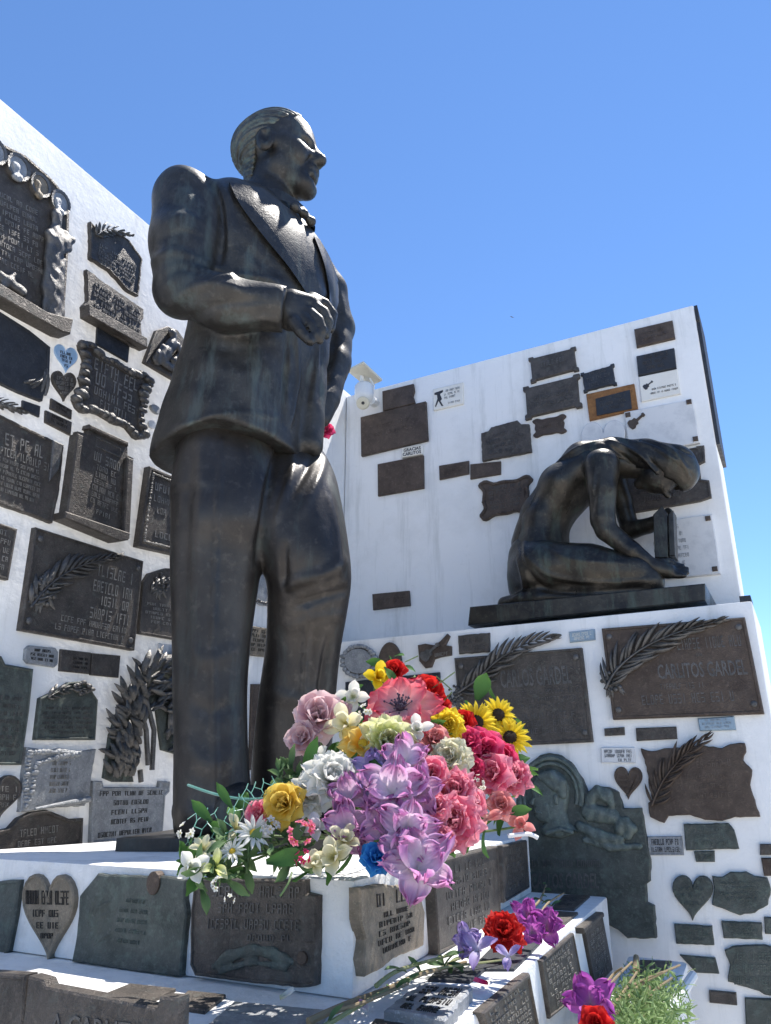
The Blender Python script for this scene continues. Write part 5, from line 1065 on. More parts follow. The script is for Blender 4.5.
flat('flat_plaque', ((188, 990), (226, 994), (205, 1010), (170, 1005)), 'second dark flat plaque set in the lower tier, nearer the corner', M_br)
flat('flat_plaque', ((375, 1018), (440, 1024), (420, 1050), (350, 1045)), 'dark flat plaque at the bottom edge of the photo below the stone tablet', M_br)
FG = Plane(uvz(.928, 0, 0), -U, V)
plaque('bronze_plaque', FG, ((-20, 972), (25, 975), (20, 1060), (-20, 1060)), 'grey bronze plate standing at the bottom left photo corner', M_br, t=.02, rim=.003, group=gT)
plaque('bronze_plaque', FG, ((30, 982), (174, 1002), (170, 1075), (25, 1060)), 'wide grey bronze plate with raised letters and notched top in the foreground', M_br, t=.022, poly=[(27.5, 976), (42, 980), (45, 987), (155.6, 1008), (159, 997), (176.7, 998), (174, 1080), (18, 1065)], lines=[(.36, .64, .18, .9, 'A CARLITOS')], lm=M_relief, group=gT)
mm = MB(); plate(mm, P3, [P3.ab(*p) for p in ((640, 962), (672, 963), (655, 985), (630, 985))], .006, .001); tag(mm.build('flat_plaque', M_br, None), 'dark flat plaque in the top of the low corner tomb', 'plaque', gT)
a_ = P3.hit(690, 966)[0]; b_ = P3.hit(668, 1030)[0]; dd = (b_ - a_).normalized(); P3s = Plane(a_, Z.cross(dd) * -1 if Z.cross(dd).dot(V) < 0 else Z.cross(dd), -dd)
# ============================================================ SECURITY CAMERA, BIRD
def px_at(x, y, Yd): r = ray(x, y); return r * (Yd / r.y)
sc = thing('security_camera', P_up.hit(366, 408)[0], 'white dome security camera and tilted solar panel at the back wall top left', 'camera')
M_plastic = paint('cream_plastic', (.62, .58, .46), (.45, .41, .3), .4, .05, 8, .5); M_white = paint('white_plastic', (.72, .73, .72), (.5, .5, .48), .4, .05, 8, .4)
cY = P_up.hit(364, 400)[0].y - .12
m = MB(); c = px_at(364, 396, cY); k_ = cY / FPX * 1.15
ball(m, c, 9.5 * k_, None, 20, 14, (1, 1, 1.0)); tube(m, [c + Vector((0, 0, .0)), c + Vector((0, 0, 10 * k_)), c + Vector((0, 0, 13 * k_))], [9.3 * k_, 9.3 * k_, 7 * k_], 20); m.build('housing', M_white, sc, True, 60)
m = MB(); c2 = px_at(363, 403, cY - .04); dd = -c2.normalized(); tube(m, [c2 - dd * .01, c2 + dd * .012, c2 + dd * .018], [6.5 * k_, 6.5 * k_, 5.2 * k_], 20); f = m.build('front_ring', M_plastic, sc, True, 40)
m = MB(); tube(m, [c2 + dd * .015, c2 + dd * .022], [1.6 * k_, 1.6 * k_], 14); m.build('lens', M_ink, f)
m = MB(); tube(m, [px_at(371, 400, cY), px_at(376, 404, cY + .11)], [4.5 * k_, 5 * k_], 8); tube(m, [px_at(371, 402, cY), px_at(374, 386, cY), px_at(370, 378, cY)], .006, 6); tube(m, [px_at(362, 386, cY), px_at(362, 376, cY)], .012, 8); m.build('bracket', M_white, sc, True)
m = MB(); q = [px_at(x, y, cY + d) for x, y, d in ((347, 371, -.02), (363, 363, -.12), (382, 381, .0), (367, 387.5, .12))]; nn = (q[1] - q[0]).cross(q[3] - q[0]).normalized(); nn = nn if nn.z > 0 else -nn
m.add(q + [p + nn * .012 for p in q], [(0, 3, 2, 1), (4, 5, 6, 7), (0, 1, 5, 4), (1, 2, 6, 5), (2, 3, 7, 6), (3, 0, 4, 7)]); m.build('solar_panel', M_plastic, sc)
m = MB(); bc = px_at(512, 317, 24); s_ = .055
m.add([bc + Vector(p) * s_ for p in ((-1.6, 0, .6), (-.2, -.5, .15), (-.2, .5, .15), (.1, -.4, -.05), (.1, .5, -.05), (1.7, .1, -.7), (.7, 0, -.1), (-.5, 0, -.3), (0, 0, .3))], [(0, 1, 2), (3, 5, 4), (1, 3, 4, 2), (6, 3, 4), (1, 7, 2), (8, 1, 3), (8, 2, 4), (8, 0, 1), (8, 5, 3)])
tag(m.build('bird', M_ink), 'tiny dark bird flying alone in the blue sky', 'bird')
# ============================================================ FLOWERS
FM = {}
def petal_mat(c0, c1, c2, tr=.4, rough=.6):
    k = (c0, c1, c2)
    if k in FM: return FM[k]
    m = bpy.data.materials.new('petal_fabric'); m.use_nodes = True; T_ = m.node_tree; N = T_.nodes; Lk = T_.links; B = N['Principled BSDF']
    uv = N.new('ShaderNodeUVMap'); sx = N.new('ShaderNodeSeparateXYZ'); Lk.new(uv.outputs[0], sx.inputs[0])
    n1 = noise(N, Lk, uv.outputs[0], 5, 4, .6, (7, 1.2, 1)); ad = N.new('ShaderNodeMath'); ad.operation = 'MULTIPLY_ADD'; Lk.new(n1, ad.inputs[0]); ad.inputs[1].default_value = .35; 
    sb = N.new('ShaderNodeMath'); sb.operation = 'SUBTRACT'; Lk.new(sx.outputs[1], sb.inputs[0]); sb.inputs[1].default_value = .17; Lk.new(sb.outputs[0], ad.inputs[2])
    col = ramp(N, Lk, ad.outputs[0], [(.0, c0), (.5, c1), (1.0, c2)])
    g = N.new('ShaderNodeNewGeometry').outputs['Position']; n2 = noise(N, Lk, g, 60, 3, .6); col = mix(N, Lk, maprange(N, Lk, n2, .45, .8, 0, .35), col, tuple(x * .72 for x in c1))
    Lk.new(col, B.inputs['Base Color']); B.inputs['Roughness'].default_value = rough; B.inputs['Specular IOR Level'].default_value = .25
    tl = N.new('ShaderNodeBsdfTranslucent'); Lk.new(col, tl.inputs[0]); mx = N.new('ShaderNodeMixShader'); mx.inputs[0].default_value = tr
    Lk.new(B.outputs[0], mx.inputs[1]); Lk.new(tl.outputs[0], mx.inputs[2]); Lk.new(mx.outputs[0], N['Material Output'].inputs[0])
    nv = noise(N, Lk, uv.outputs[0], 9, 3, .6, (14, 2, 1)); bump(N, Lk, B, nv, .3, .003)
    FM[k] = m; return m
def petal(L_, W_, e0, e1, cup=.2, ruf=0., rfreq=6, shape=.5, n=7, m=6, r0=.0, twist=0., notch=0., ph=None):
    """grid points: x across, y outwards, z up. e0,e1 elevation angles (deg) at base / tip"""
    ph = random.uniform(0, 6.28) if ph is None else ph; vs = []; uv = []; y, z = r0, 0.
    for i in range(n + 1):
        t = i / n; wd = W_ * .5 * ((.30 + .70 * sin(pi * .5 * min(1, t / .62)) ** (1.4 * shape + .3)) if t < .62 else sqrt(max(.0, 1 - ((t - .62) / .40) ** 2)))
        for j in range(m + 1):
            s = j / m * 2 - 1; zz = z + cup * W_ * s * s + ruf * L_ * t * t * (sin(rfreq * s * 1.6 + ph) + .6 * sin(rfreq * 2.7 * s + ph * 2)) * .5
            yy = y - (notch * L_ * (1 - abs(s)) if i == n else 0) + ruf * L_ * t * t * .5 * sin(rfreq * 2.1 * s + ph + 1) - (.10 * L_ * s * s * t)
            vs.append(Vector((s * wd + twist * zz, yy, zz))); uv.append((j / m, t))
        el = radians(e0 + (e1 - e0) * t); y += cos(el) * L_ / n; z += sin(el) * L_ / n
    W2 = m + 1; fs = [(i * W2 + j, i * W2 + j + 1, (i + 1) * W2 + j + 1, (i + 1) * W2 + j) for i in range(n) for j in range(m)]
    return vs, fs, uv
def frame(nrm, roll=None):
    n = Vector(nrm).normalized(); a = n.cross(Vector((.1, .2, 1))).normalized(); b = n.cross(a)
    M_ = Matrix((a, b, n)).transposed(); return M_ @ Matrix.Rotation(random.uniform(0, 6.28) if roll is None else roll, 3, 'Z')
def add_petals(mb, c, M_, R_, layers):
    for (n, L_, W_, e0, e1, cup, ruf, kw) in layers:
        o = random.uniform(0, 6.28)
        for k in range(n):
            vs, fs, uv = petal(R_ * L_ * random.uniform(.92, 1.08), R_ * W_ * random.uniform(.9, 1.1), e0 + random.uniform(-8, 8), e1 + random.uniform(-12, 12), cup, ruf, **kw)
            Rz = Matrix.Rotation(o + 2 * pi * k / n + random.uniform(-.1, .1), 3, 'Z'); mb.add([c + M_ @ (Rz @ v) for v in vs], fs, uv)
d = dict
KIND = {
 'rose': [(3, .45, .5, 88, 100, .35, .02, d(r0=.0)), (4, .6, .62, 80, 75, .3, .03, d()), (5, .8, .8, 65, 40, .25, .04, d()), (6, .98, .95, 45, 5, .2, .05, d()), (6, 1.08, .95, 20, -20, .15, .05, d())],
 'carnation': [(8, .5, .6, 88, 75, .1, .2, d(rfreq=8, n=6)), (11, .68, .7, 72, 50, .1, .2, d(rfreq=8, n=6)), (12, .82, .75, 52, 22, .1, .18, d(rfreq=8, n=6)), (12, .95, .8, 24, -8, .1, .15, d(rfreq=8, n=6)), (10, 1.0, .8, 2, -35, .1, .15, d(rfreq=8, n=6))],
 'peony': [(7, .5, .5, 88, 80, .3, .10, d(rfreq=5)), (9, .68, .55, 72, 50, .3, .09, d(rfreq=5)), (11, .84, .58, 50, 18, .28, .08, d(rfreq=5)), (12, .98, .6, 24, -12, .25, .08, d(rfreq=5)), (10, 1.0, .6, 0, -40, .25, .08, d(rfreq=5))],
 'open': [(6, .80, .62, 40, 15, .12, .12, d(rfreq=6, m=8, n=8)), (7, 1.02, .80, 14, -12, .08, .14, d(rfreq=6, m=8, n=8))],
 'lily': [(3, 1.0, .42, 50, -10, .25, .05, d(shape=.7)), (3, 1.05, .46, 40, -25, .2, .05, d(shape=.7))],
 'sunflower': [(15, .95, .22, 25, 5, .25, .04, d(shape=.6, m=3, r0=.0)), (15, 1.0, .24, 8, -10, .25, .04, d(shape=.6, m=3))],
 'daisy': [(13, 1.0, .2, 20, 0, .2, .02, d(shape=.8, m=3)), (10, .9, .2, 30, 10, .2, .02, d(shape=.8, m=3))],
 'gladiolus': [(3, .9, .75, 62, 28, .2, .26, d(rfreq=10, m=12, n=8)), (5, 1.08, .8, 42, 0, .15, .28, d(rfreq=10, m=12, n=8))],
 'magnolia': [(3, .8, .55, 62, 60, .35, .02, d(shape=.75)), (4, 1.0, .6, 35, 10, .3, .02, d(shape=.75))],
}
WHT = ((.62, .64, .40), (.80, .79, .72), (.85, .84, .80)); CRM = ((.62, .55, .18), (.80, .75, .48), (.82, .79, .62)); YEL = ((.55, .28, .01), (.86, .62, .02), (.88, .72, .08))
GLD = ((.45, .25, .02), (.74, .50, .06), (.80, .62, .16)); RED = ((.28, .005, .01), (.62, .015, .02), (.70, .04, .03)); CRI = ((.34, .005, .05), (.68, .03, .15), (.76, .12, .24))
PNK = ((.58, .03, .12), (.86, .17, .30), (.90, .42, .48)); COR = ((.85, .70, .62), (.80, .28, .26), (.82, .42, .40)); BIGP = ((.84, .80, .74), (.86, .42, .42), (.84, .08, .14))
DUS = ((.50, .22, .26), (.70, .42, .44), (.78, .60, .60)); MAU = ((.88, .82, .82), (.76, .52, .68), (.56, .20, .46)); LAV = ((.92, .90, .84), (.86, .70, .80), (.70, .26, .56)); LIL = ((.80, .78, .84), (.58, .48, .74), (.42, .30, .64))
PUR = ((.80, .66, .62), (.60, .18, .55), (.46, .08, .44)); ORG = ((.80, .22, .01), (.86, .48, .04), (.86, .70, .25)); BLU = ((.02, .08, .28), (.03, .20, .55), (.06, .32, .68)); GRN = ((.55, .62, .12), (.72, .74, .28), (.80, .80, .55)); GWH = ((.55, .56, .50), (.72, .72, .70), (.62, .60, .66))
M_leafA = petal_mat((.03, .08, .02), (.06, .15, .035), (.10, .22, .05), .25); M_leafB = petal_mat((.05, .09, .04), (.10, .18, .07), (.17, .26, .10), .25); M_stem = paint('green_stem', (.12, .19, .06), (.2, .16, .08), .6, .1, 8)
M_dark_c = paint('dark_flower_centre', (.035, .02, .01), (.10, .05, .01), .9, .8, 20); M_yel_c = paint('yellow_flower_centre', (.62, .42, .03), (.4, .22, .02), .8, .6, 20); M_stam = paint('stamens', (.05, .03, .06), (.15, .1, .1), .7, .2, 20)
BIG = 1.22
gF = 'artificial flowers of the bouquet'
def flower(name, x, y, Yd, rpx, kind, cols, label, dirn=None, group=gF, cen=None, leaves=0, stem=0):
    c = px_at(x, y, Yd); R_ = rpx * c.length / FPX * BIG
    tocam = -c.normalized()
    if dirn is None: dirn = (random.uniform(-.4, .4), 0, random.uniform(.1, .7))
    n = (tocam * 1.0 + Vector(dirn)).normalized(); M_ = frame(n)
    root = thing(name, c - n * R_ * .3, label, 'flower', group)
    mb = MB(); base = c - n * R_ * .25; add_petals(mb, base, M_, R_, KIND[kind]); mb.build('petals', petal_mat(*cols), root, True, 180)
    if cen:
        m = MB()
        if cen == 'stamens':
            for k in range(30):
                a_ = random.uniform(0, 6.28); r_ = random.uniform(.05, .36) * R_; e = base + M_ @ Vector((r_ * cos(a_), r_ * sin(a_), R_ * .36)); tube(m, [base, e], .0007, 3); ball(m, e, .0022, None, 5, 4)
            ball(m, base + n * R_ * .15, R_ * .13, M_, 10, 7); m.build('stamens', M_stam, root)
        else:
            ball(m, base + n * R_ * .12, R_ * (.34 if cen == 'disk' else .22), M_, 16, 10, (1, 1, .55)); 
            for k in range(60):
                a_ = k * 2.4; r_ = sqrt(k / 60) * R_ * (.33 if cen == 'disk' else .21); ball(m, base + M_ @ Vector((r_ * cos(a_), r_ * sin(a_), R_ * (.12 + (.18 if cen == 'disk' else .11) * sqrt(max(0, 1 - k / 62))))), R_ * .028, None, 4, 3)
            m.build('centre', M_dark_c if cen == 'disk' else M_yel_c, root, True)
    if leaves:
        m = MB()
        for k in range(leaves):
            vs, fs, uv = petal(R_ * random.uniform(1.0, 1.5), R_ * .55, -10, -25, .12, .06, shape=.7); Rz = Matrix.Rotation(random.uniform(0, 6.28), 3, 'Z'); m.add([base - n * R_ * .2 + M_ @ (Rz @ v) for v in vs], fs, uv)
        m.build('leaves', M_leafA, root, True, 180)
    if stem:
        m = MB(); sc0 = px_at(370 + (x - 370) * .4, 838, max(1.48, Yd + .10)); tube(m, catmull([base, base - n * R_ * .8 + (sc0 - base) * .2, sc0], 4), .0022, 6); m.build('stem', M_stem, root, True)
    return root
def cluster(name, x, y, Yd, rpx, n, fr, cols, label, group=gF, kind='lily'):
    c = px_at(x, y, Yd); R_ = rpx * c.length / FPX; tocam = -c.normalized(); root = thing(name, c, label, 'flower', group); mb = MB(); m = MB()
    for k in range(n):
        dv = Vector((random.gauss(0, 1), random.gauss(0, 1), random.gauss(0, 1))).normalized(); dv = (dv + tocam * .7).normalized(); p = c + dv * R_ * random.uniform(.6, 1)
        add_petals(mb, p, frame(dv), R_ * fr, [(5, 1.0, .62, 30, 0, .2, .04, d(n=4, m=4, shape=.7))]); ball(m, p + dv * R_ * fr * .15, R_ * fr * .16, None, 6, 5); 
    mb.build('petals', petal_mat(*cols), root, True, 180); m.build('centre', M_yel_c, root, True); return root
FL = [
 ('gladiolus', 399, 852, 1.235, 17, 'gladiolus', LAV, 'ruffled bloom at the left of the lowest lavender gladiolus'),
 ('gladiolus', 364, 845, 1.29, 13, 'gladiolus', MAU, 'small mauve bloom just above the blue rose'),
 ('rose', 470, 803, 1.44, 14, 'rose', PNK, 'pink rose right of the large hanging pink carnation'),
 ('carnation', 440, 838, 1.30, 13, 'carnation', PNK, 'small pink carnation at the lower left of the large hanging one'),
 ('carnation', 372, 785, 1.33, 13, 'gladiolus', LIL, 'small lilac bloom left of the wide white streaked one'),
 ('rose', 413, 748, 1.42, 10, 'rose', COR, 'small coral bloom under the white half closed magnolia'),
 ('rose', 318, 716, 1.47, 22, 'rose', DUS, 'large dusty pink rose, top of the pink group nearest the trouser leg'),
 ('rose', 303, 738, 1.45, 15, 'rose', DUS, 'faded mauve pink rose under the large dusty rose, against the dark trousers'),
 ('rose', 339, 713, 1.50, 12, 'rose', DUS, 'small dusty pink bloom right of the large dusty rose'),
 ('lily_flower', 353, 697, 1.52, 16, 'magnolia', WHT, 'white bloom at the top left of the bouquet, below the round medallion'),
 ('fabric_flower', 378, 677, 1.56, 15, 'magnolia', YEL, 'pale yellow bloom at the very top of the bouquet beside the red one'),
 ('fabric_flower', 394, 671, 1.58, 12, 'rose', RED, 'red bloom at the very top of the bouquet'),
 ('anemone', 399, 704, 1.48, 32, 'open', BIGP, 'biggest bloom, pink and white open flower with dark stamens near the top'),
 ('rose', 427, 692, 1.56, 17, 'rose', RED, 'red rose right behind the big pink open flower'),
 ('rose', 438, 706, 1.56, 12, 'rose', RED, 'smaller red rose under the upper right red rose'),
 ('fabric_flower', 345, 724, 1.44, 20, 'magnolia', CRM, 'cream bloom between the dusty roses and the orange centred flower'),
 ('fabric_flower', 387, 741, 1.40, 25, 'peony', GRN, 'ruffled pale lime bloom right of the orange centred flower'),
 ('fabric_flower', 363, 742, 1.40, 20, 'open', ORG, 'yellow flower with an orange middle left of the ruffled lime bloom'),
 ('magnolia', 417, 729, 1.43, 14, 'magnolia', WHT, 'white half closed magnolia below the big pink open flower'),
 ('fabric_flower', 434, 739, 1.46, 15, 'rose', COR, 'coral red bloom right of the white half closed magnolia'),
 ('hydrangea', 448, 724, 1.50, 15, 'peony', YEL, 'yellow ruffled bloom just left of the crimson group'),
 ('sunflower', 477, 722, 1.60, 18, 'sunflower', YEL, 'yellow sunflower with a dark middle, left one of the sunflowers'),
 ('sunflower', 499, 714, 1.64, 16, 'sunflower', YEL, 'yellow sunflower, upper middle of the sunflower group'),
 ('sunflower', 510, 736, 1.62, 17, 'sunflower', YEL, 'yellow sunflower, lowest and rightmost of the sunflowers'),
 ('rose', 463, 722, 1.56, 11, 'rose', RED, 'small red rose squeezed left of the left sunflower'),
 ('rose', 467, 742, 1.52, 14, 'rose', CRI, 'crimson rose below the small red rose beside the sunflowers'),
 ('rose', 484, 750, 1.54, 18, 'rose', CRI, 'large crimson rose under the left sunflower'),
 ('rose', 503, 756, 1.58, 12, 'rose', CRI, 'dark pink rose under the lowest sunflower'),
 ('rose', 493, 774, 1.52, 18, 'rose', PNK, 'bright pink rose below the large crimson rose'),
 ('rose', 513, 776, 1.56, 15, 'carnation', PNK, 'bright pink ruffled bloom at the right edge of the bouquet'),
 ('carnation', 448, 757, 1.44, 20, 'carnation', CRM, 'cream carnation in the middle of the bouquet left of the crimson roses'),
 ('carnation', 432, 773, 1.36, 15, 'rose', PNK, 'pink bloom directly below the cream carnation'),
 ('carnation', 455, 790, 1.38, 19, 'carnation', PNK, 'pink carnation, upper of the two large ones at bouquet middle right'),
 ('carnation', 453, 820, 1.34, 23, 'carnation', PNK, 'large pink carnation hanging lowest in the middle of the bouquet'),
 ('carnation', 436, 806, 1.31, 14, 'carnation', PNK, 'pink carnation wedged between the purple cascade and the large ones'),
 ('carnation', 425, 850, 1.27, 13, 'carnation', PNK, 'deep pink carnation low beside the purple cascade'),
 ('gladiolus', 406, 760, 1.36, 20, 'gladiolus', LAV, 'topmost lavender gladiolus bloom of the purple cascade'),
 ('gladiolus', 392, 790, 1.29, 28, 'gladiolus', LAV, 'wide white streaked lavender bloom in the middle of the cascade'),
 ('gladiolus', 419, 792, 1.30, 20, 'gladiolus', MAU, 'purple pink ruffled bloom beside the wide white streaked one'),
 ('gladiolus', 384, 824, 1.27, 22, 'gladiolus', MAU, 'purple ruffled bloom on the left side of the cascade'),
 ('gladiolus', 408, 830, 1.25, 24, 'gladiolus', LAV, 'lavender ruffled bloom above the lowest purple one'),
 ('gladiolus', 419, 866, 1.22, 30, 'gladiolus', LAV, 'lowest lavender gladiolus hanging over the tomb corner'),
 ('gladiolus', 350, 795, 1.33, 19, 'gladiolus', MAU, 'mauve bloom right of the white peony'),
 ('gladiolus', 347, 826, 1.30, 19, 'gladiolus', MAU, 'dull mauve bloom below, between the peony and the cream magnolias'),
 ('fabric_flower', 372, 768, 1.37, 15, 'gladiolus', LIL, 'pale lilac bloom under the orange centred flower'),
 ('peony', 332, 777, 1.36, 26, 'peony', WHT, 'largest white peony on the left side of the bouquet'),
 ('peony', 309, 795, 1.36, 18, 'peony', WHT, 'white ruffled bloom lower left of the large white peony'),
 ('fabric_flower', 316, 757, 1.42, 12, 'magnolia', WHT, 'white bud just under the dusty pink roses'),
 ('rose', 284, 804, 1.34, 18, 'rose', GLD, 'golden yellow rose at the left beside the wire netting'),
 ('fabric_flower', 258, 813, 1.36, 11, 'rose', PNK, 'small pink bloom left of the golden rose'),
 ('daisy', 254, 832, 1.32, 15, 'daisy', WHT, 'white daisy with a yellow centre at the lower left'),
 ('daisy', 236, 828, 1.36, 12, 'lily', CRM, 'cream narrow petalled bloom left of the white daisy'),
 ('fabric_flower', 316, 828, 1.31, 14, 'magnolia', GWH, 'greyish white bloom right of the small pink blossoms'),
 ('magnolia', 333, 857, 1.27, 18, 'magnolia', CRM, 'cream yellow magnolia at the edge above the tomb corner'),
 ('magnolia', 345, 840, 1.28, 15, 'magnolia', CRM, 'cream yellow magnolia just above the one on the tomb corner'),
 ('magnolia', 315, 864, 1.27, 12, 'magnolia', CRM, 'small cream bloom left of the corner magnolia'),
 ('fabric_flower', 215, 866, 1.28, 14, 'lily', GRN, 'yellow green lily low at the left end of the bouquet'),
 ('fabric_flower', 191, 868, 1.27, 15, 'magnolia', WHT, 'cream white bloom drooping at the far left end of the bouquet'),
 ('fabric_flower', 203, 848, 1.31, 12, 'lily', CRM, 'pale cream bloom above the yellow green lily'),
 ('fabric_flower', 232, 850, 1.30, 11, 'daisy', WHT, 'small white bloom between the daisy and the green leaves'),
 ('fabric_flower', 376, 858, 1.24, 13, 'rose', BLU, 'blue rose under the purple cascade at the tomb corner'),
 ('fabric_flower', 462, 727, 1.60, 6, 'rose', BLU, 'tiny blue bloom peeking left of the sunflowers'),
 ('fabric_flower', 501, 805, 1.50, 12, 'rose', COR, 'coral bloom under the bright pink roses at right'),
 ('lily_flower', 486, 818, 1.46, 14, 'lily', COR, 'pink and white lily under the bright pink rose'),
 ('lily_flower', 521, 824, 1.52, 13, 'magnolia', COR, 'white and pink lily at the far right of the bouquet'),
 ('fabric_flower', 474, 768, 1.50, 10, 'rose', CRI, 'small crimson bud between the cream carnation and pink rose'),
]
for f_ in FL:
    n_, x, y, Yd, r_, k_, c_, lab = f_
    flower(n_, x, y, Yd, r_, k_, c_, lab, cen={'open': 'y' if c_ is ORG else 'stamens', 'sunflower': 'disk', 'daisy': 'y'}.get(k_), leaves=1 if r_ > 21 else 0, stem=1)
cluster('blossom_cluster', 302, 834, 1.29, 13, 12, .38, PNK, 'cluster of tiny pink blossoms under the golden rose')
cluster('blossom_cluster', 303, 858, 1.27, 7, 7, .5, CRI, 'small cluster of dark pink blossoms left of the corner magnolia')
cluster('blossom_cluster', 187, 832, 1.30, 7, 7, .55, WHT, 'sprig of tiny white blossoms at the upper left tip of the bouquet')
cluster('blossom_cluster', 218, 885, 1.24, 6, 5, .6, WHT, 'sprig of tiny white blossoms hanging over the tomb plaque')
cluster('blossom_cluster', 229, 899, 1.235, 4, 3, .7, WHT, 'tiniest white blossom dangling lowest over the tomb plaque')
cluster('blossom_cluster', 270, 828, 1.33, 10, 9, .45, GWH, 'greyish small blossoms between the daisy and the golden rose')
cluster('blossom_cluster', 479, 783, 1.48, 8, 14, .3, WHT, 'spray of tiny white gypsophila beside the bright pink rose')
cluster('blossom_cluster', 366, 712, 1.44, 7, 6, .5, WHT, 'small white blossoms left of the big pink open flower')
# foliage and stems of the bouquet
fo = thing('bouquet_foliage', px_at(370, 880, 1.4), 'green leaves and stems filling the gaps of the bouquet', 'foliage')
def foliage(name, pts, n, mat, Ls=(.03, .06), wr_=.4):
    mb = MB()
    for k in range(n):
        x, y, Yd, r_ = random.choice(pts); c = px_at(x + random.gauss(0, r_ * .5), y + random.gauss(0, r_ * .5), Yd + random.uniform(.0, .06)); L_ = random.uniform(*Ls)
        vs, fs, uv = petal(L_, L_ * wr_, random.uniform(-10, 40), random.uniform(-50, 10), .15, .05, shape=.75, n=5, m=4)
        dv = Vector((random.gauss(0, 1), random.gauss(-.6, .7), random.gauss(.3, .8))); M_ = frame(dv); mb.add([c + M_ @ v for v in vs], fs, uv)
    return mb.build(name, mat, fo, True, 180)
ctr = [(x, y, Yd + .06, 14) for _, x, y, Yd, r_, *_2 in FL]
foliage('leaves', ctr, 240, M_leafA); foliage('leaves', [(215, 858, 1.30, 22), (240, 852, 1.31, 20), (270, 850, 1.31, 20), (290, 850, 1.30, 16), (205, 870, 1.27, 16), (300, 780, 1.40, 14), (285, 775, 1.42, 12)], 130, M_leafB, (.025, .05), .36)
mb = MB()
for (x, y, Yd, an, Lp, wr_) in ((266, 862, 1.27, .2, .062, .42), (302, 775, 1.40, 1.2, .07, .3), (296, 782, 1.40, .8, .06, .3), (372, 760, 1.36, -1.2, .06, .6), (477, 700, 1.63, 1.2, .06, .6), (505, 812, 1.50, .1, .05, .4), (212, 822, 1.33, 2.4, .05, .35), (232, 808, 1.35, 2.2, .05, .3)):
    vs, fs, uv = petal(Lp, Lp * wr_, 5, -10, .12, .03, shape=.75); c = px_at(x, y, Yd); tc = -c.normalized(); rt = Vector((1, 0, 0)); up_ = tc.cross(rt).normalized() * -1; up_ = up_ if up_.z > 0 else -up_
    yd = (rt * cos(an) + up_ * sin(an)).normalized(); xd = yd.cross(tc); M_ = Matrix((xd, yd, tc)).transposed(); mb.add([c + M_ @ v for v in vs], fs, uv)
mb.build('large_leaf', M_leafA, fo, True, 180)
mb = MB()
for (a_, b_) in (((430, 690), (455, 672)), ((440, 705), (452, 692)), ((405, 662), (418, 656)), ((452, 690), (436, 676))): tube(mb, [px_at(*a_, 1.56), px_at(*b_, 1.55)], .0013, 5)
tube(mb, catmull([px_at(292, 872, 1.25), px_at(288, 884, 1.235), px_at(280, 896, 1.23)], 4), .0016, 5); mb.build('stems', M_stem, fo, True)
# clear stick at the right of the bouquet
m = MB(); tube(m, catmull([px_at(538, 838, 1.5), px_at(528, 834, 1.5), px_at(508, 836, 1.5)], 4), .004, 6); tag(m.build('plastic_flower_cup', M_white, None, True), 'rim of a white plastic flower cup at the right end of the bouquet', 'flower cup')
# green wire netting
M_wire = paint('green_wire', (.12, .30, .24), (.30, .42, .38), .4, .1, 10, .8); wn = thing('wire_netting', px_at(250, 850, 1.45), 'curled piece of pale green hexagonal wire netting between the trouser hem and the flowers', 'wire netting')
def netting(name, c00, c10, c01, c11, nx, ny, bul, Yb):
    mb = MB()
    def P(i, j):
        s, t = i / nx, j / ny; x = (c00[0] * (1 - s) + c10[0] * s) * (1 - t) + (c01[0] * (1 - s) + c11[0] * s) * t; y = (c00[1] * (1 - s) + c10[1] * s) * (1 - t) + (c01[1] * (1 - s) + c11[1] * s) * t
        return px_at(x + 2 * sin(j * 3.1 + i), y - bul * sin(pi * s) + 2 * sin(i * 2.3 + j), Yb - .08 * sin(pi * t))
    for j in range(ny):
        for i in range(nx):
            o = .5 if j % 2 else 0
            a = P(i + o, j); b = P(i + o, j + .5); c_ = P(i + o + .5, j + 1); e = P(i + o - .5, j + 1); tube(mb, [a, b], .0009, 4); tube(mb, [b, c_], .0007, 4); tube(mb, [b, e], .0007, 4)
    mb.build(name, M_wire, wn, True)
netting('netting', (228, 800), (292, 782), (236, 828), (290, 812), 7, 3, 12, 1.42); netting('netting', (196, 805), (236, 822), (180, 862), (240, 850), 4, 4, 4, 1.42)
m = MB(); tube(m, catmull([px_at(x, y, Yd) for x, y, Yd in ((188, 785, 1.48), (215, 794, 1.43), (245, 799, 1.40), (275, 797, 1.38), (292, 790, 1.38))], 6), .0024, 7); m.build('rim_wire', M_wire, wn, True)
# flowers lying on the lower tier
gC = 'cut flowers laid on the lower tier'
flower('iris', 477, 948, 1.58, 17, 'lily', LIL, 'pale violet iris lying on the tomb left of the red carnation', group=gC)
flower('iris', 466, 942, 1.60, 12, 'gladiolus', LIL, 'violet bloom tucked behind the pale violet iris', group=gC)
flower('iris', 508, 955, 1.56, 11, 'lily', LIL, 'small violet bloom directly below the red carnation', group=gC)
flower('carnation', 504, 930, 1.68, 16, 'carnation', RED, 'single deep red carnation lying on the tomb', group=gC)
flower('fabric_flower', 527, 915, 1.80, 12, 'gladiolus', PUR, 'magenta purple bloom behind the red carnation', group=gC)
flower('fabric_flower', 546, 928, 1.78, 14, 'gladiolus', PUR, 'magenta purple bloom right of the red carnation', group=gC)
flower('fabric_flower', 532, 932, 1.74, 10, 'gladiolus', PUR, 'smaller magenta bloom between the carnation and the right purple bloom', group=gC)
flower('fabric_flower', 591, 1004, 1.42, 19, 'gladiolus', PUR, 'purple bloom at the bottom edge beside the green cuttings', group=gC)
flower('fabric_flower', 596, 1024, 1.36, 12, 'rose', RED, 'red bloom cut by the bottom edge of the photo', group=gC)
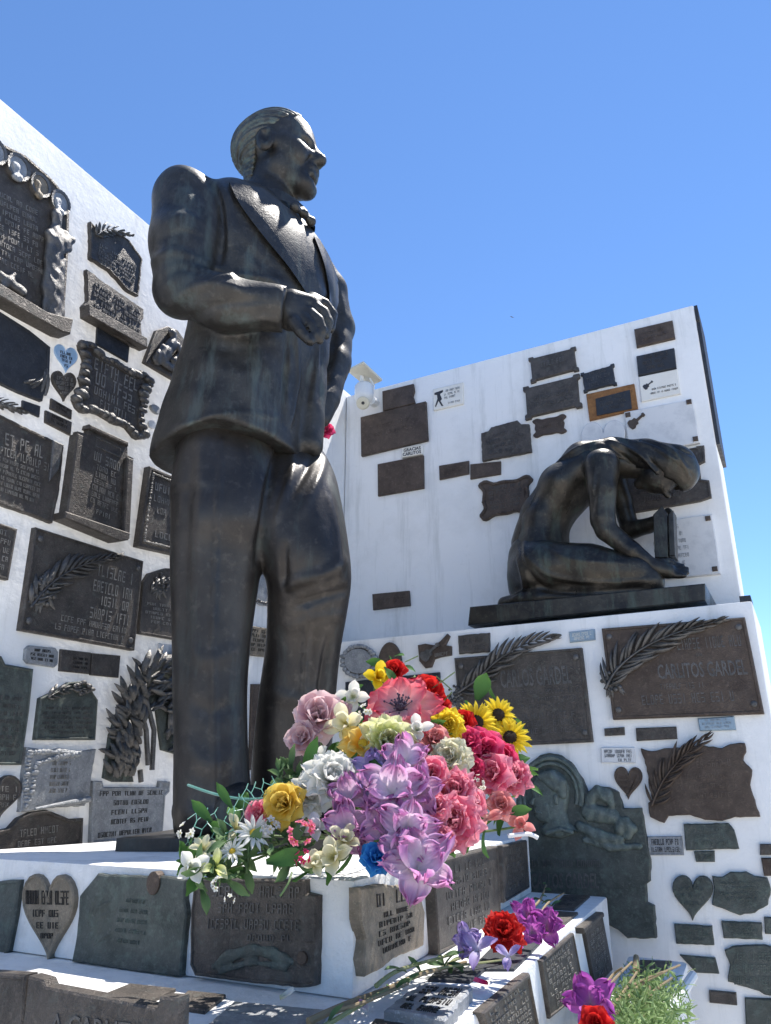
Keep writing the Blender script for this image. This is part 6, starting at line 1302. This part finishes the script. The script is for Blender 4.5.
flower('fabric_flower', 325, 430, 3.0, 8, 'rose', CRI, 'dark red fabric flower glimpsed behind the jacket near the wall corner', group=gC)
M_dry = paint('dry_stem', (.27, .20, .11), (.14, .11, .06), .8, .3, 10, .8); M_dryg = paint('green_brown_stem', (.22, .24, .10), (.34, .27, .15), .75, .3, 10, .8)
H_ = lambda x, y, h: P_t2t.hit(x, y, h)[0]
def twig(path, r_, lab, mat=M_dry, leafs=0, h=.012, nm='dry_stem'):
    root = thing(nm, H_(*path[0], 0), lab, 'stem', 'dried stems lying on the tomb'); m = MB(); P = catmull([H_(x, y, h + .008 * (i % 2)) for i, (x, y) in enumerate(path)], 5); tube(m, P, [r_ * (1.15 - .6 * i / len(P)) for i in range(len(P))], 7); m.build('stalk', mat, root, True)
    if leafs:
        m = MB()
        for k in range(leafs):
            p = random.choice(P); vs, fs, uv = petal(.035, .012, 10, -20, .2, .05, n=5, m=3, shape=.8); M_ = frame((random.gauss(0, .5), random.gauss(-.3, .4), 1)); m.add([Vector(p) + M_ @ v for v in vs], fs, uv)
        m.build('leaves', M_leafB, root, True, 180)
twig([(308, 1022), (345, 1005), (385, 990), (420, 975), (466, 962)], .0048, 'long thick tan stem running from the bottom edge towards the irises')
twig([(318, 1030), (352, 1010), (395, 985), (430, 970), (505, 960)], .0032, 'long thin greenish stem beside the thick tan one', M_dryg, 5)
twig([(376, 986), (395, 972), (425, 962), (470, 950)], .0034, 'dark curved stem arching over behind the tan stem', M_dryg, 4, .03)
twig([(335, 1012), (370, 1000), (408, 984)], .0030, 'short tan twig crossing near the stone tablet', M_dry, 2, .02)
twig([(440, 970), (455, 960), (478, 955)], .0026, 'short green stem with leaves beneath the pale iris', M_dryg, 12)
twig([(527, 912), (540, 900), (546, 885)], .0035, 'upright dry stalk behind the right purple bloom', M_dry, 3, .03)
twig([(540, 915), (548, 903), (564, 893)], .0030, 'dry stalk leaning right beyond the purple blooms', M_dry, 2, .03)
twig([(530, 905), (536, 898), (552, 906)], .0026, 'short bent dry stalk at the far end of the tomb top', M_dry, 3, .02)
# heap of green cuttings on the low tomb
hc = thing('cuttings_heap', P3.hit(650, 1000)[0], 'loose heap of narrow green leaves and woody twigs on the low corner tomb', 'cuttings')
h3 = lambda x, y, h: P3.hit(x, y, h)[0]
mb = MB()
for k in range(3000):
    t = random.random(); x = 645 + random.gauss(0, 22) + (t - .5) * 10; y = 1012 + random.gauss(0, 22); 
    if x < 606 + max(0, (1000 - y)) * .7 or x > 690 or y < 963 + abs(x - 648) * .25: continue
    c = h3(x, y, random.uniform(.0, .09)); L_ = random.uniform(.014, .028); vs, fs, uv = petal(L_, L_ * .2, random.uniform(-20, 50), random.uniform(-40, 20), .2, .0, shape=.8, n=3, m=2)
    M_ = frame((random.gauss(0, 1), random.gauss(-.4, .8), random.gauss(.4, .7))); mb.add([c + M_ @ v for v in vs], fs, uv)
mb.build('leaves', petal_mat((.10, .17, .05), (.22, .33, .12), (.36, .46, .22), .25), hc, True, 180)
mb = MB()
for p in (((590, 1020), (610, 985), (632, 962)), ((600, 1024), (625, 990), (637, 972)), ((612, 1020), (640, 985), (680, 965)), ((604, 1010), (632, 986), (662, 972)), ((630, 1022), (650, 995), (672, 978)), ((640, 1024), (648, 1000), (650, 985)), ((596, 1000), (612, 976), (622, 968))):
    P = catmull([h3(x, y, .05 + .02 * i) for i, (x, y) in enumerate(p)], 5); tube(mb, P, [.004 - .002 * i / len(P) for i in range(len(P))], 6)
mb.build('twigs', M_dry, hc, True)
m = MB(); c = h3(636, 964, .06); tube(m, [c - Vector((.01, .03, .01)), c + Vector((.008, .02, .012))], [.009, .007], 8); tag(m.build('cut_branch_end', M_dry, None, True), 'thick cut end of a branch at the top of the green heap', 'branch')
m = MB(); tube(m, [P3.hit(693, 976, .012)[0], P3.hit(680, 996, .012)[0], P3.hit(666, 1016, .012)[0], P3.hit(658, 1040, .012)[0]], .012, 10); tag(m.build('white_rail', M_white, None, True), 'short white painted rail along the right rim of the low corner tomb', 'rail')

for x, y, c_, lab in ((452, 998, PNK, 'fallen pink petal beside the worn stone tablet'), (520, 950, PUR, 'fallen purple petal near the tomb edge below the purple blooms'), (368, 1012, LAV, 'fallen lilac petal among the dried stems near the bottom edge'),
                      (556, 918, PUR, 'fallen purple petal at the far end of the tomb top'), (488, 985, CRI, 'fallen crimson petal between the tablet and the tomb side plaques'), (280, 1000, WHT, 'fallen white petal on the flat plaque at the foot of the tomb corner')):
    mb = MB(); vs, fs, uv = petal(.026, .018, 8, 25, .3, .06, n=6, m=5); c = H_(x, y, .009); M_ = frame((random.gauss(0, .15), random.gauss(0, .15), 1)); mb.add([c + M_ @ v for v in vs], fs, uv)
    tag(mb.build('fallen_petal', petal_mat(*c_), None, True, 180), lab, 'petal', 'petals fallen on the tomb')
